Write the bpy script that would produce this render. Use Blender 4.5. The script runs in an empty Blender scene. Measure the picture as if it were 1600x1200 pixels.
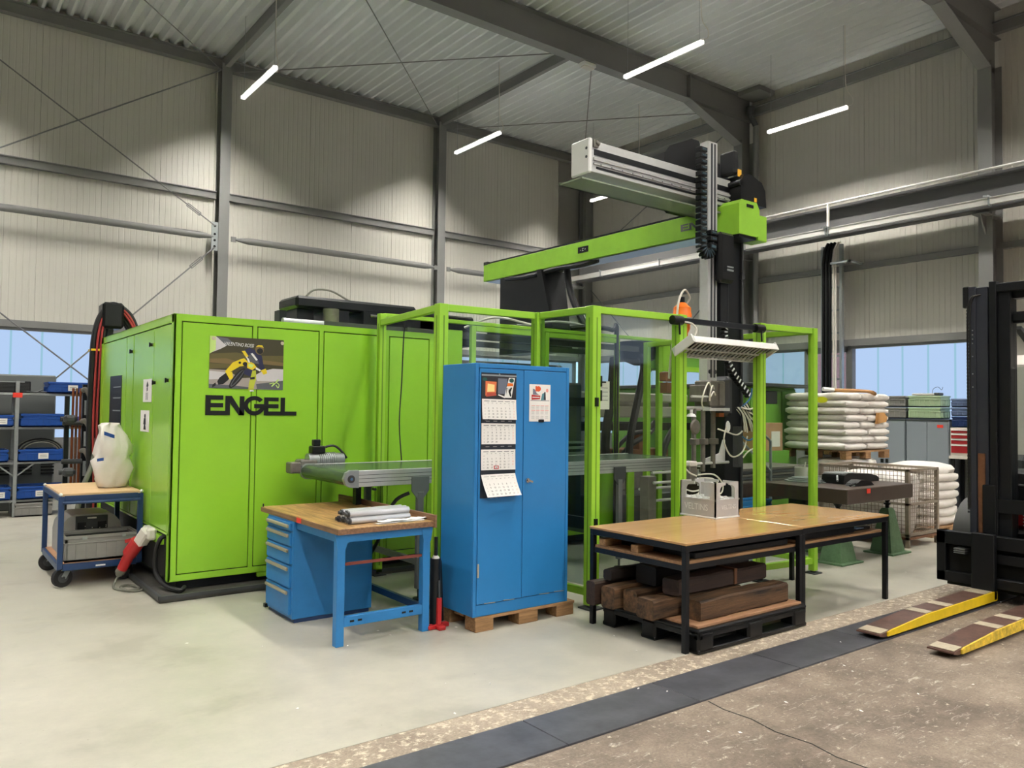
import bpy, math, random
from mathutils import Vector, Matrix
random.seed(7)
D = bpy.data
C = bpy.context.scene.collection
SC = bpy.context.scene

# ------------------------------------------------------------------ camera
cam = D.objects.new('camera', D.cameras.new('camera'))
C.objects.link(cam)
cam.data.sensor_fit = 'HORIZONTAL'
cam.data.sensor_width = 36.0
cam.data.lens = 1226.9 / 1600 * 36.0
cam.data.clip_end = 200
YAW, PITCH, ROLL = math.radians(37.2255), math.radians(1.8576), math.radians(0.6749)
_f = Vector((math.sin(YAW) * math.cos(PITCH), math.cos(YAW) * math.cos(PITCH), math.sin(PITCH)))
_r = Vector((math.cos(YAW), -math.sin(YAW), 0))
_u = _r.cross(_f)
_r2 = math.cos(ROLL) * _r + math.sin(ROLL) * _u
_u2 = -math.sin(ROLL) * _r + math.cos(ROLL) * _u
cam.matrix_world = Matrix(((_r2.x, _u2.x, -_f.x, 0), (_r2.y, _u2.y, -_f.y, 0), (_r2.z, _u2.z, -_f.z, 1.65), (0, 0, 0, 1)))
SC.camera = cam

# ------------------------------------------------------------------ light and exposure
LAMP_STRENGTH = 710.0
PANE_STRENGTH = 0.80
w = D.worlds.new('sky')
SC.world = w
w.use_nodes = True
w.node_tree.nodes['Background'].inputs[0].default_value = (0.62, 0.76, 1.0, 1)
w.node_tree.nodes['Background'].inputs[1].default_value = 2.6
SC.view_settings.view_transform = 'Standard'
SC.view_settings.look = 'None'
SC.view_settings.exposure = 0.0
SC.view_settings.gamma = 1.0
SC.view_settings.use_curve_mapping = False
SC.cycles.transparent_max_bounces = 48

# ------------------------------------------------------------------ materials
def lin(rgb):
    o = []
    for v in rgb:
        v = v / 255.0
        o.append(v / 12.92 if v <= 0.04045 else ((v + 0.055) / 1.055) ** 2.4)
    return (*o, 1)

MATS = {}
def mat(name, rgb, rough=0.5, metal=0.0, var=0.0, scale=6.0, bump=0.0, bscale=None, spec=0.5, stretch=None):
    m = D.materials.new(name)
    m.use_nodes = True
    nt = m.node_tree
    b = nt.nodes['Principled BSDF']
    col = lin(rgb)
    b.inputs['Base Color'].default_value = col
    b.inputs['Roughness'].default_value = rough
    b.inputs['Metallic'].default_value = metal
    b.inputs['Specular IOR Level'].default_value = spec
    if var or bump:
        tc = nt.nodes.new('ShaderNodeNewGeometry')
        src = tc.outputs['Position']
        if stretch:
            mp = nt.nodes.new('ShaderNodeMapping')
            mp.inputs['Scale'].default_value = stretch
            nt.links.new(src, mp.inputs[0])
            src = mp.outputs[0]
        if var:
            n = nt.nodes.new('ShaderNodeTexNoise')
            n.inputs['Scale'].default_value = scale
            n.inputs['Detail'].default_value = 5
            n.inputs['Roughness'].default_value = 0.65
            nt.links.new(src, n.inputs['Vector'])
            r = nt.nodes.new('ShaderNodeValToRGB')
            r.color_ramp.elements[0].position = 0.3
            r.color_ramp.elements[1].position = 0.7
            r.color_ramp.elements[0].color = (*[c * (1 - var) for c in col[:3]], 1)
            r.color_ramp.elements[1].color = (*[min(1, c * (1 + var * .7)) for c in col[:3]], 1)
            nt.links.new(n.outputs['Fac'], r.inputs[0])
            nt.links.new(r.outputs[0], b.inputs['Base Color'])
        if bump:
            n2 = nt.nodes.new('ShaderNodeTexNoise')
            n2.inputs['Scale'].default_value = bscale or scale * 4
            n2.inputs['Detail'].default_value = 4
            nt.links.new(src, n2.inputs['Vector'])
            bp = nt.nodes.new('ShaderNodeBump')
            bp.inputs['Strength'].default_value = bump
            bp.inputs['Distance'].default_value = 0.01
            nt.links.new(n2.outputs['Fac'], bp.inputs['Height'])
            nt.links.new(bp.outputs[0], b.inputs['Normal'])
    MATS[name] = m
    return m

def emit(name, rgb, strength, linear=None):
    m = D.materials.new(name)
    m.use_nodes = True
    nt = m.node_tree
    nt.nodes.clear()
    e = nt.nodes.new('ShaderNodeEmission')
    e.inputs[0].default_value = linear or lin(rgb)
    e.inputs[1].default_value = strength
    o = nt.nodes.new('ShaderNodeOutputMaterial')
    nt.links.new(e.outputs[0], o.inputs[0])
    MATS[name] = m
    return m

def glass(name, tint, refl=0.12, rough=0.03):
    m = D.materials.new(name)
    m.use_nodes = True
    nt = m.node_tree
    nt.nodes.clear()
    t = nt.nodes.new('ShaderNodeBsdfTransparent')
    t.inputs[0].default_value = (*tint, 1)
    g = nt.nodes.new('ShaderNodeBsdfGlossy')
    g.inputs['Roughness'].default_value = rough
    fr = nt.nodes.new('ShaderNodeLayerWeight')
    pw = nt.nodes.new('ShaderNodeMath')
    pw.operation = 'POWER'
    pw.inputs[1].default_value = 4.5
    nt.links.new(fr.outputs['Facing'], pw.inputs[0])
    mul = nt.nodes.new('ShaderNodeMath')
    mul.operation = 'MULTIPLY_ADD'
    mul.inputs[1].default_value = .38
    mul.inputs[2].default_value = refl * .14
    mul.use_clamp = True
    nt.links.new(pw.outputs[0], mul.inputs[0])
    mx = nt.nodes.new('ShaderNodeMixShader')
    nt.links.new(mul.outputs[0], mx.inputs[0])
    nt.links.new(t.outputs[0], mx.inputs[1])
    nt.links.new(g.outputs[0], mx.inputs[2])
    o = nt.nodes.new('ShaderNodeOutputMaterial')
    nt.links.new(mx.outputs[0], o.inputs[0])
    MATS[name] = m
    return m

def wood(name, a, b, rough=0.5, axis='X', scale=3.0, bump=0.15):
    m = D.materials.new(name)
    m.use_nodes = True
    nt = m.node_tree
    bs = nt.nodes['Principled BSDF']
    bs.inputs['Roughness'].default_value = rough
    g = nt.nodes.new('ShaderNodeNewGeometry')
    mp = nt.nodes.new('ShaderNodeMapping')
    mp.inputs['Scale'].default_value = (1, 14, 14) if axis == 'X' else (14, 1, 14)
    nt.links.new(g.outputs['Position'], mp.inputs[0])
    n = nt.nodes.new('ShaderNodeTexNoise')
    n.inputs['Scale'].default_value = scale
    n.inputs['Detail'].default_value = 8
    n.inputs['Roughness'].default_value = 0.7
    nt.links.new(mp.outputs[0], n.inputs['Vector'])
    r = nt.nodes.new('ShaderNodeValToRGB')
    r.color_ramp.elements[0].position = 0.32
    r.color_ramp.elements[1].position = 0.68
    r.color_ramp.elements[0].color = lin(a)
    r.color_ramp.elements[1].color = lin(b)
    nt.links.new(n.outputs['Fac'], r.inputs[0])
    nt.links.new(r.outputs[0], bs.inputs['Base Color'])
    bp = nt.nodes.new('ShaderNodeBump')
    bp.inputs['Strength'].default_value = bump
    bp.inputs['Distance'].default_value = 0.01
    nt.links.new(n.outputs['Fac'], bp.inputs['Height'])
    nt.links.new(bp.outputs[0], bs.inputs['Normal'])
    MATS[name] = m
    return m

GREEN = mat('machine_green', (150, 206, 54), 0.24, var=.05, scale=1.3)
GREEN2 = mat('fence_green', (154, 206, 54), 0.42, var=.06, scale=3)
BEAMGREEN = mat('beam_green', (150, 204, 58), 0.45, var=.07, scale=5)
OLDGREEN = mat('worn_pedestal_green', (96, 128, 92), 0.6, var=.2, scale=14, bump=.2)
HOOD = mat('second_unit_green', (110, 165, 60), 0.45, var=.08, scale=2)
BLUE = mat('cabinet_blue', (40, 124, 188), 0.42, var=.06, scale=2.5)
BLUE2 = mat('bench_blue', (40, 122, 184), 0.45, var=.09, scale=5)
NAVY = mat('trolley_navy', (28, 58, 100), 0.35, var=.08, scale=8)
BOXBLUE = mat('box_blue', (10, 70, 150), 0.45, var=.06)
DARKBLUEBOX = mat('dark_blue_crate', (22, 48, 100), 0.5)
BLACK = mat('black_plastic', (17, 18, 19), 0.36, spec=.35)
BLACKM = mat('black_paint', (20, 22, 25), 0.42, var=.15, scale=10, spec=.35)
DARK = mat('dark_recess', (14, 16, 13), 0.8)
RUBBER = mat('rubber', (30, 30, 31), 0.75, var=.15, scale=20)
DGREY = mat('dark_grey', (62, 64, 66), 0.5, var=.1, scale=12)
GREYCAST = mat('cast_grey', (112, 108, 100), 0.5, metal=.3, var=.2, scale=12, bump=.1)
STEEL = mat('structural_grey', (124, 124, 122), 0.55, var=.04, scale=3)
GALV = mat('galvanised', (160, 165, 165), 0.42, metal=.6, var=.1, scale=16)
ALU = mat('aluminium', (202, 202, 199), 0.38, metal=.35, var=.05, scale=20)
CHROME = mat('chrome', (210, 210, 208), 0.18, metal=1)
WHITE = mat('white_paint', (226, 226, 222), 0.4)
CRANE = mat('crane_beam_grey', (92, 92, 92), 0.55)
CREAM = mat('cream_plastic', (214, 208, 198), 0.45)
PAPER = mat('paper', (238, 235, 230), 0.75)
LABEL = mat('label_paper', (228, 226, 218), 0.7)
INK = mat('ink', (22, 25, 25), 0.55, spec=.3)
INKG = mat('ink_grey', (150, 148, 148), 0.7)
RED = mat('red', (184, 38, 40), 0.45)
HANDLE = mat('handle_strip_grey', (158, 148, 128), 0.45, metal=.2)
REDTAG = mat('red_tag', (230, 58, 40), 0.6)
PALERED = mat('pale_red', (238, 168, 160), 0.7)
ORANGE = mat('orange', (238, 116, 20), 0.35)
YELLOW = mat('yellow_paint', (236, 200, 24), 0.45, var=.12, scale=10)
YELLOWW = mat('yellow_worn', (222, 188, 60), 0.55, var=.45, scale=22)
PCREAM = mat('sandwich_panel_cream', (200, 197, 187), 0.42, var=.015, scale=1.0)
CEIL = mat('deck_sheet_grey', (222, 224, 224), 0.45, var=.05, scale=1.2)
BENCHTOP = wood('worn_bench_top', (104, 76, 44), (196, 152, 92), 0.42, 'Y')
BENCHEDGE = wood('bench_edge', (98, 72, 52), (150, 112, 82), 0.6, 'Y')
PLY = wood('trolley_ply', (205, 165, 120), (232, 198, 158), 0.5, 'X', 1.6)
PLYO = wood('orange_ply', (146, 104, 74), (184, 142, 106), 0.6, 'X', 1.6)
TABLETOP = wood('table_board', (178, 137, 90), (190, 149, 100), 0.16, 'X', 1.2, .0)
SHELFBOARD = wood('shelf_board', (120, 88, 60), (170, 132, 92), 0.6, 'X')
PALLET = wood('pallet_wood', (112, 82, 52), (174, 134, 92), 0.75, 'X')
OLDWOOD = wood('oiled_beam_wood', (16, 12, 9), (118, 86, 56), 0.7, 'X', 1.3, .6)
BROWNW = wood('brown_beam_wood', (36, 25, 20), (66, 47, 37), 0.6, 'X', 2.2, .3)
CARD = mat('cardboard', (178, 140, 104), 0.8, var=.06)
PLATE = mat('surface_plate_brown', (76, 64, 56), 0.4, var=.1, scale=8)
CRATEG = mat('crate_grey', (184, 182, 180), 0.45, var=.04)
BOXG = mat('box_grey', (140, 138, 134), 0.55, var=.06)
BOXSHADE = mat('box_inside_shade', (52, 52, 50), 0.6)
DEVG = mat('device_grey', (168, 166, 162), 0.5)
PALEGREEN = mat('pale_green_crate', (178, 200, 164), 0.5)
CABG = mat('cabinet_grey', (136, 144, 152), 0.5)
BAG = mat('bag_white', (226, 220, 212), 0.55, var=.05, scale=9, bump=.5, bscale=14)
BAGPLY = mat('bag_kraft', (190, 142, 84), 0.7)
SACKC = mat('sack_contents', (232, 226, 196), 0.6, var=.05, bump=.4, bscale=20)
WIREM = mat('cage_wire', (150, 138, 122), 0.5, metal=.4, var=.15, scale=20)
RUST = mat('rusty_steel', (124, 84, 58), 0.5, metal=.3, var=.35, scale=9)
FORKTOP = mat('fork_top', (112, 84, 74), 0.4, metal=.4, var=.4, scale=9)
BARESTEEL = mat('bare_steel', (196, 184, 160), 0.45, metal=.3, var=.15, scale=20)
BELT = mat('belt_green', (66, 82, 66), 0.25, var=.08, scale=5)
MATG = mat('floor_mat', (74, 72, 66), 0.7, var=.2, scale=14)
HOSEB = mat('hose_black', (24, 24, 25), 0.5)
HOSER = mat('hose_red', (168, 56, 56), 0.5)
HOSEG = mat('hose_grey', (116, 116, 104), 0.5)
CABLEW = mat('cable_white', (222, 220, 206), 0.5)
CABLEB = mat('cable_blue', (40, 100, 150), 0.5)
COPPER = mat('copper', (150, 84, 50), 0.4, metal=.6)
STRIPW = mat('light_strip', (206, 204, 198), 0.4)
POLY = glass('polycarbonate', (0.90, 0.93, 0.90), 0.14, .04)
POLYD = glass('tinted_polycarbonate', (0.70, 0.78, 0.76), 0.14, .05)
CABGLASS = glass('cab_glass', (0.75, 0.82, 0.80), 0.25, .03)
PANE = emit('backlit_pane', None, PANE_STRENGTH, (0.58, 0.785, 1.13, 1))
SKIRTGLOW = emit('skirt_glow', None, 1.8, (1.0, .97, .92, 1))
LED = emit('led_diffuser', None, LAMP_STRENGTH, (1.0, 0.965, 0.90, 1))

# ------------------------------------------------------------------ mesh helpers
WM = {}
OFF = Vector((0, 0, 0))
class B:
    def __init__(s):
        s.v = []; s.f = []; s.m = []; s.mats = []; s.c = 0; s.st = []
    def use(s, m):
        if m not in s.mats: s.mats.append(m)
        s.c = s.mats.index(m); return s
    def add(s, vs, fs):
        n = len(s.v); s.st.append((n, len(s.f)))
        s.v += [tuple(p) for p in vs]
        for f in fs:
            s.f.append([i + n for i in f]); s.m.append(s.c)
        return s
    def box(s, x0, y0, z0, x1, y1, z1, b=0.0, M=None):
        if x0 > x1: x0, x1 = x1, x0
        if y0 > y1: y0, y1 = y1, y0
        if z0 > z1: z0, z1 = z1, z0
        if b <= 0:
            vs = [(x, y, z) for x in (x0, x1) for y in (y0, y1) for z in (z0, z1)]
            fs = [(0, 1, 3, 2), (4, 6, 7, 5), (0, 4, 5, 1), (2, 3, 7, 6), (0, 2, 6, 4), (1, 5, 7, 3)]
        else:
            b = min(b, (x1 - x0) * .49, (y1 - y0) * .49, (z1 - z0) * .49)
            vs = []; idx = {}
            for i, x in enumerate((x0, x1)):
                for j, y in enumerate((y0, y1)):
                    for k, z in enumerate((z0, z1)):
                        sx, sy, sz = (1 - 2 * i) * b, (1 - 2 * j) * b, (1 - 2 * k) * b
                        idx[i, j, k] = len(vs)
                        vs += [(x, y + sy, z + sz), (x + sx, y, z + sz), (x + sx, y + sy, z)]
            I = lambda i, j, k, a: idx[i, j, k] + a
            fs = []
            for i in (0, 1):
                fs.append([I(i, 0, 0, 0), I(i, 1, 0, 0), I(i, 1, 1, 0), I(i, 0, 1, 0)])
                fs.append([I(0, i, 0, 1), I(1, i, 0, 1), I(1, i, 1, 1), I(0, i, 1, 1)])
                fs.append([I(0, 0, i, 2), I(1, 0, i, 2), I(1, 1, i, 2), I(0, 1, i, 2)])
            for i in (0, 1):
                for j in (0, 1):
                    fs.append([I(i, j, 0, 0), I(i, j, 0, 1), I(i, j, 1, 1), I(i, j, 1, 0)])
                    fs.append([I(i, 0, j, 0), I(i, 0, j, 2), I(i, 1, j, 2), I(i, 1, j, 0)])
                    fs.append([I(0, i, j, 1), I(0, i, j, 2), I(1, i, j, 2), I(1, i, j, 1)])
                    for k in (0, 1):
                        fs.append([I(i, j, k, 0), I(i, j, k, 1), I(i, j, k, 2)])
        if M is not None:
            vs = [tuple(M @ Vector(p)) for p in vs]
        return s.add(vs, fs)
    def bar(s, p, q, w, h, b=0.0, up=(0, 0, 1)):
        """rectangular bar from p to q, width w (sideways) and height h (along up)"""
        p = Vector(p); q = Vector(q); d = q - p; L = d.length; d.normalize()
        u = Vector(up)
        if abs(d.dot(u)) > .98: u = Vector((0, 1, 0))
        sd = d.cross(u).normalized(); u2 = sd.cross(d)
        M = Matrix.Translation(p) @ Matrix((d, sd, u2)).transposed().to_4x4()
        return s.box(0, -w / 2, -h / 2, L, w / 2, h / 2, b, M)
    def cyl(s, p, q, r, n=14, r2=None, cap=True):
        p = Vector(p); q = Vector(q); d = (q - p).normalized()
        a = Vector((0, 0, 1)) if abs(d.z) < .9 else Vector((1, 0, 0))
        x = d.cross(a).normalized(); y = d.cross(x)
        r2 = r if r2 is None else r2
        vs = []
        for c, rr in ((p, r), (q, r2)):
            for i in range(n):
                t = 2 * math.pi * i / n
                vs.append(c + (x * math.cos(t) + y * math.sin(t)) * rr)
        fs = [(i, (i + 1) % n, n + (i + 1) % n, n + i) for i in range(n)]
        if cap: fs += [list(range(n))[::-1], list(range(n, 2 * n))]
        return s.add(vs, fs)
    def tube(s, pts, r, n=8, smooth=0):
        pts = [Vector(p) for p in pts]
        if smooth: pts = spline(pts, smooth)
        vs = []; N = len(pts); prev = None
        for i, p in enumerate(pts):
            d = (pts[min(i + 1, N - 1)] - pts[max(i - 1, 0)]).normalized()
            if prev is None:
                a = Vector((0, 0, 1)) if abs(d.z) < .9 else Vector((1, 0, 0))
                x = d.cross(a).normalized()
            else:
                x = (prev - d * prev.dot(d)).normalized()
            prev = x; y = d.cross(x)
            for k in range(n):
                t = 2 * math.pi * k / n
                vs.append(p + (x * math.cos(t) + y * math.sin(t)) * r)
        fs = []
        for i in range(N - 1):
            for k in range(n):
                fs.append((i * n + k, i * n + (k + 1) % n, (i + 1) * n + (k + 1) % n, (i + 1) * n + k))
        fs += [list(range(n))[::-1], list(range((N - 1) * n, N * n))]
        return s.add(vs, fs)
    def prism(s, poly, fn, w0, w1):
        """extrude a 2D polygon; fn(u,v,w) -> xyz"""
        n = len(poly)
        vs = [fn(u, v, w0) for u, v in poly] + [fn(u, v, w1) for u, v in poly]
        fs = [list(range(n))[::-1], list(range(n, 2 * n))]
        fs += [(i, (i + 1) % n, n + (i + 1) % n, n + i) for i in range(n)]
        return s.add(vs, fs)
    def lathe(s, c, prof, n=20, M=None):
        c = Vector(c); vs = []
        for r, z in prof:
            for i in range(n):
                t = 2 * math.pi * i / n
                p = Vector((r * math.cos(t), r * math.sin(t), z))
                vs.append((M @ p if M is not None else p) + c)
        fs = []
        for j in range(len(prof) - 1):
            for i in range(n):
                fs.append((j * n + i, j * n + (i + 1) % n, (j + 1) * n + (i + 1) % n, (j + 1) * n + i))
        if prof[0][0] > 1e-6: fs.append(list(range(n))[::-1])
        if prof[-1][0] > 1e-6: fs.append(list(range((len(prof) - 1) * n, len(prof) * n)))
        return s.add(vs, fs)
    def text(s, txt, o, xd, zd, size, depth=0.001, align='LEFT', shear=0.0, sx=1.0):
        vs, fs = text_geo(txt, align, shear)
        xd = Vector(xd).normalized(); zd = Vector(zd).normalized(); nd = xd.cross(zd); o = Vector(o)
        P = [o + xd * (x * size * sx) + zd * (y * size) for x, y in vs]
        k = len(P)
        return s.add(P, fs) if depth <= 0 else s.add([p + nd * depth for p in P], fs)
    def quad(s, a, b, c, d):
        return s.add([a, b, c, d], [(0, 1, 2, 3)])
    def each(s, name, mt=None, parent=None, **k):
        """one object for every shape added"""
        out = []; st = s.st + [(len(s.v), len(s.f))]
        for (v0, f0), (v1, f1) in zip(st, st[1:]):
            q = B(); q.v = s.v[v0:v1]; q.f = [[i - v0 for i in f] for f in s.f[f0:f1]]
            out.append(q.build(name, mt, parent, **k))
        return out[0]
    def build(s, name, mt=None, parent=None, local=False, smooth=35, kind=None):
        me = D.meshes.new(name)
        vs = s.v if OFF.length == 0 else [(p[0] + OFF.x, p[1] + OFF.y, p[2] + OFF.z) for p in s.v]
        if parent is not None and not local and parent.name in WM:
            inv = WM[parent.name].inverted()
            vs = [tuple(inv @ Vector(p)) for p in vs]
        me.from_pydata(vs, [], s.f)
        me.update()
        for m in (s.mats or [mt]): me.materials.append(m)
        if s.mats and len(s.mats) > 1: me.polygons.foreach_set('material_index', s.m)
        import bmesh
        bm = bmesh.new(); bm.from_mesh(me)
        bmesh.ops.recalc_face_normals(bm, faces=bm.faces)
        bm.to_mesh(me); bm.free()
        if smooth:
            me.polygons.foreach_set('use_smooth', [True] * len(me.polygons))
            me.set_sharp_from_angle(angle=math.radians(smooth))
        o = D.objects.new(name, me)
        C.objects.link(o)
        if parent is not None:
            o.parent = parent
            if parent.name in WM: WM[o.name] = WM[parent.name]
        if kind: o['kind'] = kind
        return o

def spline(P, k):
    out = []
    n = len(P)
    for i in range(n - 1):
        a = P[max(i - 1, 0)]; b = P[i]; c = P[i + 1]; d = P[min(i + 2, n - 1)]
        for j in range(k):
            t = j / k
            out.append(.5 * ((2 * b) + (c - a) * t + (2 * a - 5 * b + 4 * c - d) * t * t + (3 * b - a - 3 * c + d) * t ** 3))
    out.append(P[-1])
    return out

TXT = {}
def text_geo(t, align, shear):
    k = (t, align, shear)
    if k not in TXT:
        cu = D.curves.new('t', 'FONT')
        cu.body = t; cu.size = 1.0; cu.align_x = align; cu.shear = shear
        cu.resolution_u = 3; cu.fill_mode = 'FRONT'
        ob = D.objects.new('t', cu)
        me = D.meshes.new_from_object(ob)
        TXT[k] = ([(v.co.x, v.co.y) for v in me.vertices], [list(p.vertices) for p in me.polygons])
        D.objects.remove(ob); D.curves.remove(cu); D.meshes.remove(me)
    return TXT[k]

def tag(o, label, cat, group=None):
    o['label'] = label; o['category'] = cat
    if group: o['group'] = group
    return o

def thing(name, label, cat, loc=(0, 0, 0), rz=0.0, group=None):
    o = D.objects.new(name, None)
    C.objects.link(o)
    o.empty_display_size = .1
    o.location = loc; o.rotation_euler = (0, 0, rz)
    WM[o.name] = Matrix.Translation(loc) @ Matrix.Rotation(rz, 4, 'Z')
    return tag(o, label, cat, group)

def dup(root, loc, rz=None, label=None, parent=None):
    r = root.copy(); C.objects.link(r)
    if parent is None:
        r.location = loc
        if rz is not None: r.rotation_euler = (0, 0, rz)
        if label: r['label'] = label
    else:
        r.parent = parent
    for ch in [c for c in root.children]:
        dup(ch, None, None, None, r)
    return r

def part_copy(o, parent, loc):
    c = o.copy(); C.objects.link(c); c.parent = parent; c.location = loc
    return c

def struct(o):
    o['kind'] = 'structure'; return o

def isec(b, p, q, w, h, t=.014, tw=.01, up=(0, 0, 1)):
    """I section along p-q; w flange width, h depth along up"""
    u = Vector(up) * (h / 2 - t / 2)
    b.bar(Vector(p) + u, Vector(q) + u, w, t, 0, up)
    b.bar(Vector(p) - u, Vector(q) - u, w, t, 0, up)
    b.bar(p, q, tw, h - 2 * t, 0, up)
    return b
# ------------------------------------------------------------------ the hall
XW, YB, XL, YF = 14.66, 16.0, -10.0, -17.0
ZC = 8.60                                     # underside of the roof deck

def floor_mat():
    m = D.materials.new('coated_concrete'); m.use_nodes = True
    nt = m.node_tree; b = nt.nodes['Principled BSDF']
    g = nt.nodes.new('ShaderNodeNewGeometry')
    def noise(sc, det, src, rough=.6):
        n = nt.nodes.new('ShaderNodeTexNoise'); n.inputs['Scale'].default_value = sc
        n.inputs['Detail'].default_value = det; n.inputs['Roughness'].default_value = rough
        nt.links.new(src, n.inputs['Vector']); return n
    def ramp(src, a, bb, ca, cb):
        r = nt.nodes.new('ShaderNodeValToRGB')
        r.color_ramp.elements[0].position = a; r.color_ramp.elements[1].position = bb
        r.color_ramp.elements[0].color = ca; r.color_ramp.elements[1].color = cb
        nt.links.new(src, r.inputs[0]); return r
    def mix(f, a, bb, mode='MIX'):
        x = nt.nodes.new('ShaderNodeMix'); x.data_type = 'RGBA'; x.blend_type = mode
        if isinstance(f, float): x.inputs[0].default_value = f
        else: nt.links.new(f, x.inputs[0])
        nt.links.new(a, x.inputs[6]); nt.links.new(bb, x.inputs[7]); return x.outputs[2]
    P = g.outputs['Position']
    n1 = noise(.55, 6, P); n2 = noise(6, 6, P, .7); n3 = noise(38, 3, P)
    r1 = ramp(n1.outputs['Fac'], .3, .7, lin((168, 165, 152)), lin((190, 185, 172)))
    r2 = ramp(n2.outputs['Fac'], .3, .7, (.84, .84, .83, 1), (1.06, 1.06, 1.05, 1))
    c = mix(1.0, r1.outputs[0], r2.outputs[0], 'MULTIPLY')
    r3 = ramp(n3.outputs['Fac'], .70, .76, (1, 1, 1, 1), (.62, .60, .56, 1))
    c = mix(1.0, c, r3.outputs[0], 'MULTIPLY')
    mp = nt.nodes.new('ShaderNodeMapping'); mp.inputs['Scale'].default_value = (3, 1, 1); mp.inputs['Rotation'].default_value = (0, 0, .7)
    nt.links.new(P, mp.inputs[0])
    n5 = noise(2.6, 8, mp.outputs[0], .72)
    r5 = ramp(n5.outputs['Fac'], .70, .78, (1, 1, 1, 1), (.58, .54, .50, 1))
    c = mix(1.0, c, r5.outputs[0], 'MULTIPLY')
    n6 = noise(1.1, 5, P, .6)
    r6 = ramp(n6.outputs['Fac'], .36, .46, (.88, .87, .86, 1), (1, 1, 1, 1))
    c = mix(1.0, c, r6.outputs[0], 'MULTIPLY')
    nt.links.new(c, b.inputs['Base Color'])
    rr = ramp(n2.outputs['Fac'], .3, .7, (.28, .28, .28, 1), (.5, .5, .5, 1))
    nt.links.new(rr.outputs[0], b.inputs['Roughness'])
    bp = nt.nodes.new('ShaderNodeBump'); bp.inputs['Strength'].default_value = .06; bp.inputs['Distance'].default_value = .01
    nt.links.new(n2.outputs['Fac'], bp.inputs['Height']); nt.links.new(bp.outputs[0], b.inputs['Normal'])
    return m

def rough_mat(name, ca, cb, fleck, fpos=.62, scratch=False):
    m = D.materials.new(name); m.use_nodes = True
    nt = m.node_tree; b = nt.nodes['Principled BSDF']
    b.inputs['Roughness'].default_value = .6
    g = nt.nodes.new('ShaderNodeNewGeometry'); P = g.outputs['Position']
    n1 = nt.nodes.new('ShaderNodeTexNoise'); n1.inputs['Scale'].default_value = 1.6; n1.inputs['Detail'].default_value = 8; n1.inputs['Roughness'].default_value = .7
    n2 = nt.nodes.new('ShaderNodeTexNoise'); n2.inputs['Scale'].default_value = 18; n2.inputs['Detail'].default_value = 6; n2.inputs['Roughness'].default_value = .75
    nt.links.new(P, n1.inputs['Vector']); nt.links.new(P, n2.inputs['Vector'])
    r = nt.nodes.new('ShaderNodeValToRGB'); r.color_ramp.elements[0].position = .32; r.color_ramp.elements[1].position = .68
    r.color_ramp.elements[0].color = lin(ca); r.color_ramp.elements[1].color = lin(cb)
    nt.links.new(n1.outputs['Fac'], r.inputs[0])
    r2 = nt.nodes.new('ShaderNodeValToRGB'); r2.color_ramp.elements[0].position = fpos; r2.color_ramp.elements[1].position = fpos + .08
    r2.color_ramp.elements[0].color = (0, 0, 0, 1); r2.color_ramp.elements[1].color = (1, 1, 1, 1)
    nt.links.new(n2.outputs['Fac'], r2.inputs[0])
    x = nt.nodes.new('ShaderNodeMix'); x.data_type = 'RGBA'
    nt.links.new(r2.outputs[0], x.inputs[0]); nt.links.new(r.outputs[0], x.inputs[6]); x.inputs[7].default_value = lin(fleck)
    out = x.outputs[2]
    n3 = nt.nodes.new('ShaderNodeTexNoise'); n3.inputs['Scale'].default_value = 70; n3.inputs['Detail'].default_value = 4; n3.inputs['Roughness'].default_value = .8
    nt.links.new(P, n3.inputs['Vector'])
    r4 = nt.nodes.new('ShaderNodeValToRGB'); r4.color_ramp.elements[0].position = .34; r4.color_ramp.elements[1].position = .66
    r4.color_ramp.elements[0].color = (.62, .60, .58, 1); r4.color_ramp.elements[1].color = (1.15, 1.13, 1.1, 1)
    nt.links.new(n3.outputs['Fac'], r4.inputs[0])
    y = nt.nodes.new('ShaderNodeMix'); y.data_type = 'RGBA'; y.blend_type = 'MULTIPLY'; y.inputs[0].default_value = .8
    nt.links.new(out, y.inputs[6]); nt.links.new(r4.outputs[0], y.inputs[7]); out = y.outputs[2]
    if scratch:
        # worn streaks of light scrape marks running with the traffic, and patches of the same
        mp = nt.nodes.new('ShaderNodeMapping'); mp.inputs['Scale'].default_value = (2.2, 9, 1); mp.inputs['Rotation'].default_value = (0, 0, .5)
        nt.links.new(P, mp.inputs[0])
        n4 = nt.nodes.new('ShaderNodeTexNoise'); n4.inputs['Scale'].default_value = 3.2; n4.inputs['Detail'].default_value = 9; n4.inputs['Roughness'].default_value = .75; n4.inputs['Distortion'].default_value = 1.2
        nt.links.new(mp.outputs[0], n4.inputs['Vector'])
        r5 = nt.nodes.new('ShaderNodeValToRGB'); r5.color_ramp.elements[0].position = .575; r5.color_ramp.elements[1].position = .66
        r5.color_ramp.elements[0].color = (0, 0, 0, 1); r5.color_ramp.elements[1].color = (.8, .8, .8, 1)
        nt.links.new(n4.outputs['Fac'], r5.inputs[0])
        z = nt.nodes.new('ShaderNodeMix'); z.data_type = 'RGBA'; z.inputs[7].default_value = lin((202, 192, 178))
        nt.links.new(r5.outputs[0], z.inputs[0]); nt.links.new(out, z.inputs[6]); out = z.outputs[2]
    nt.links.new(out, b.inputs['Base Color'])
    bp = nt.nodes.new('ShaderNodeBump'); bp.inputs['Strength'].default_value = .4; bp.inputs['Distance'].default_value = .01
    nt.links.new(n2.outputs['Fac'], bp.inputs['Height']); nt.links.new(bp.outputs[0], b.inputs['Normal'])
    return m

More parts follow.
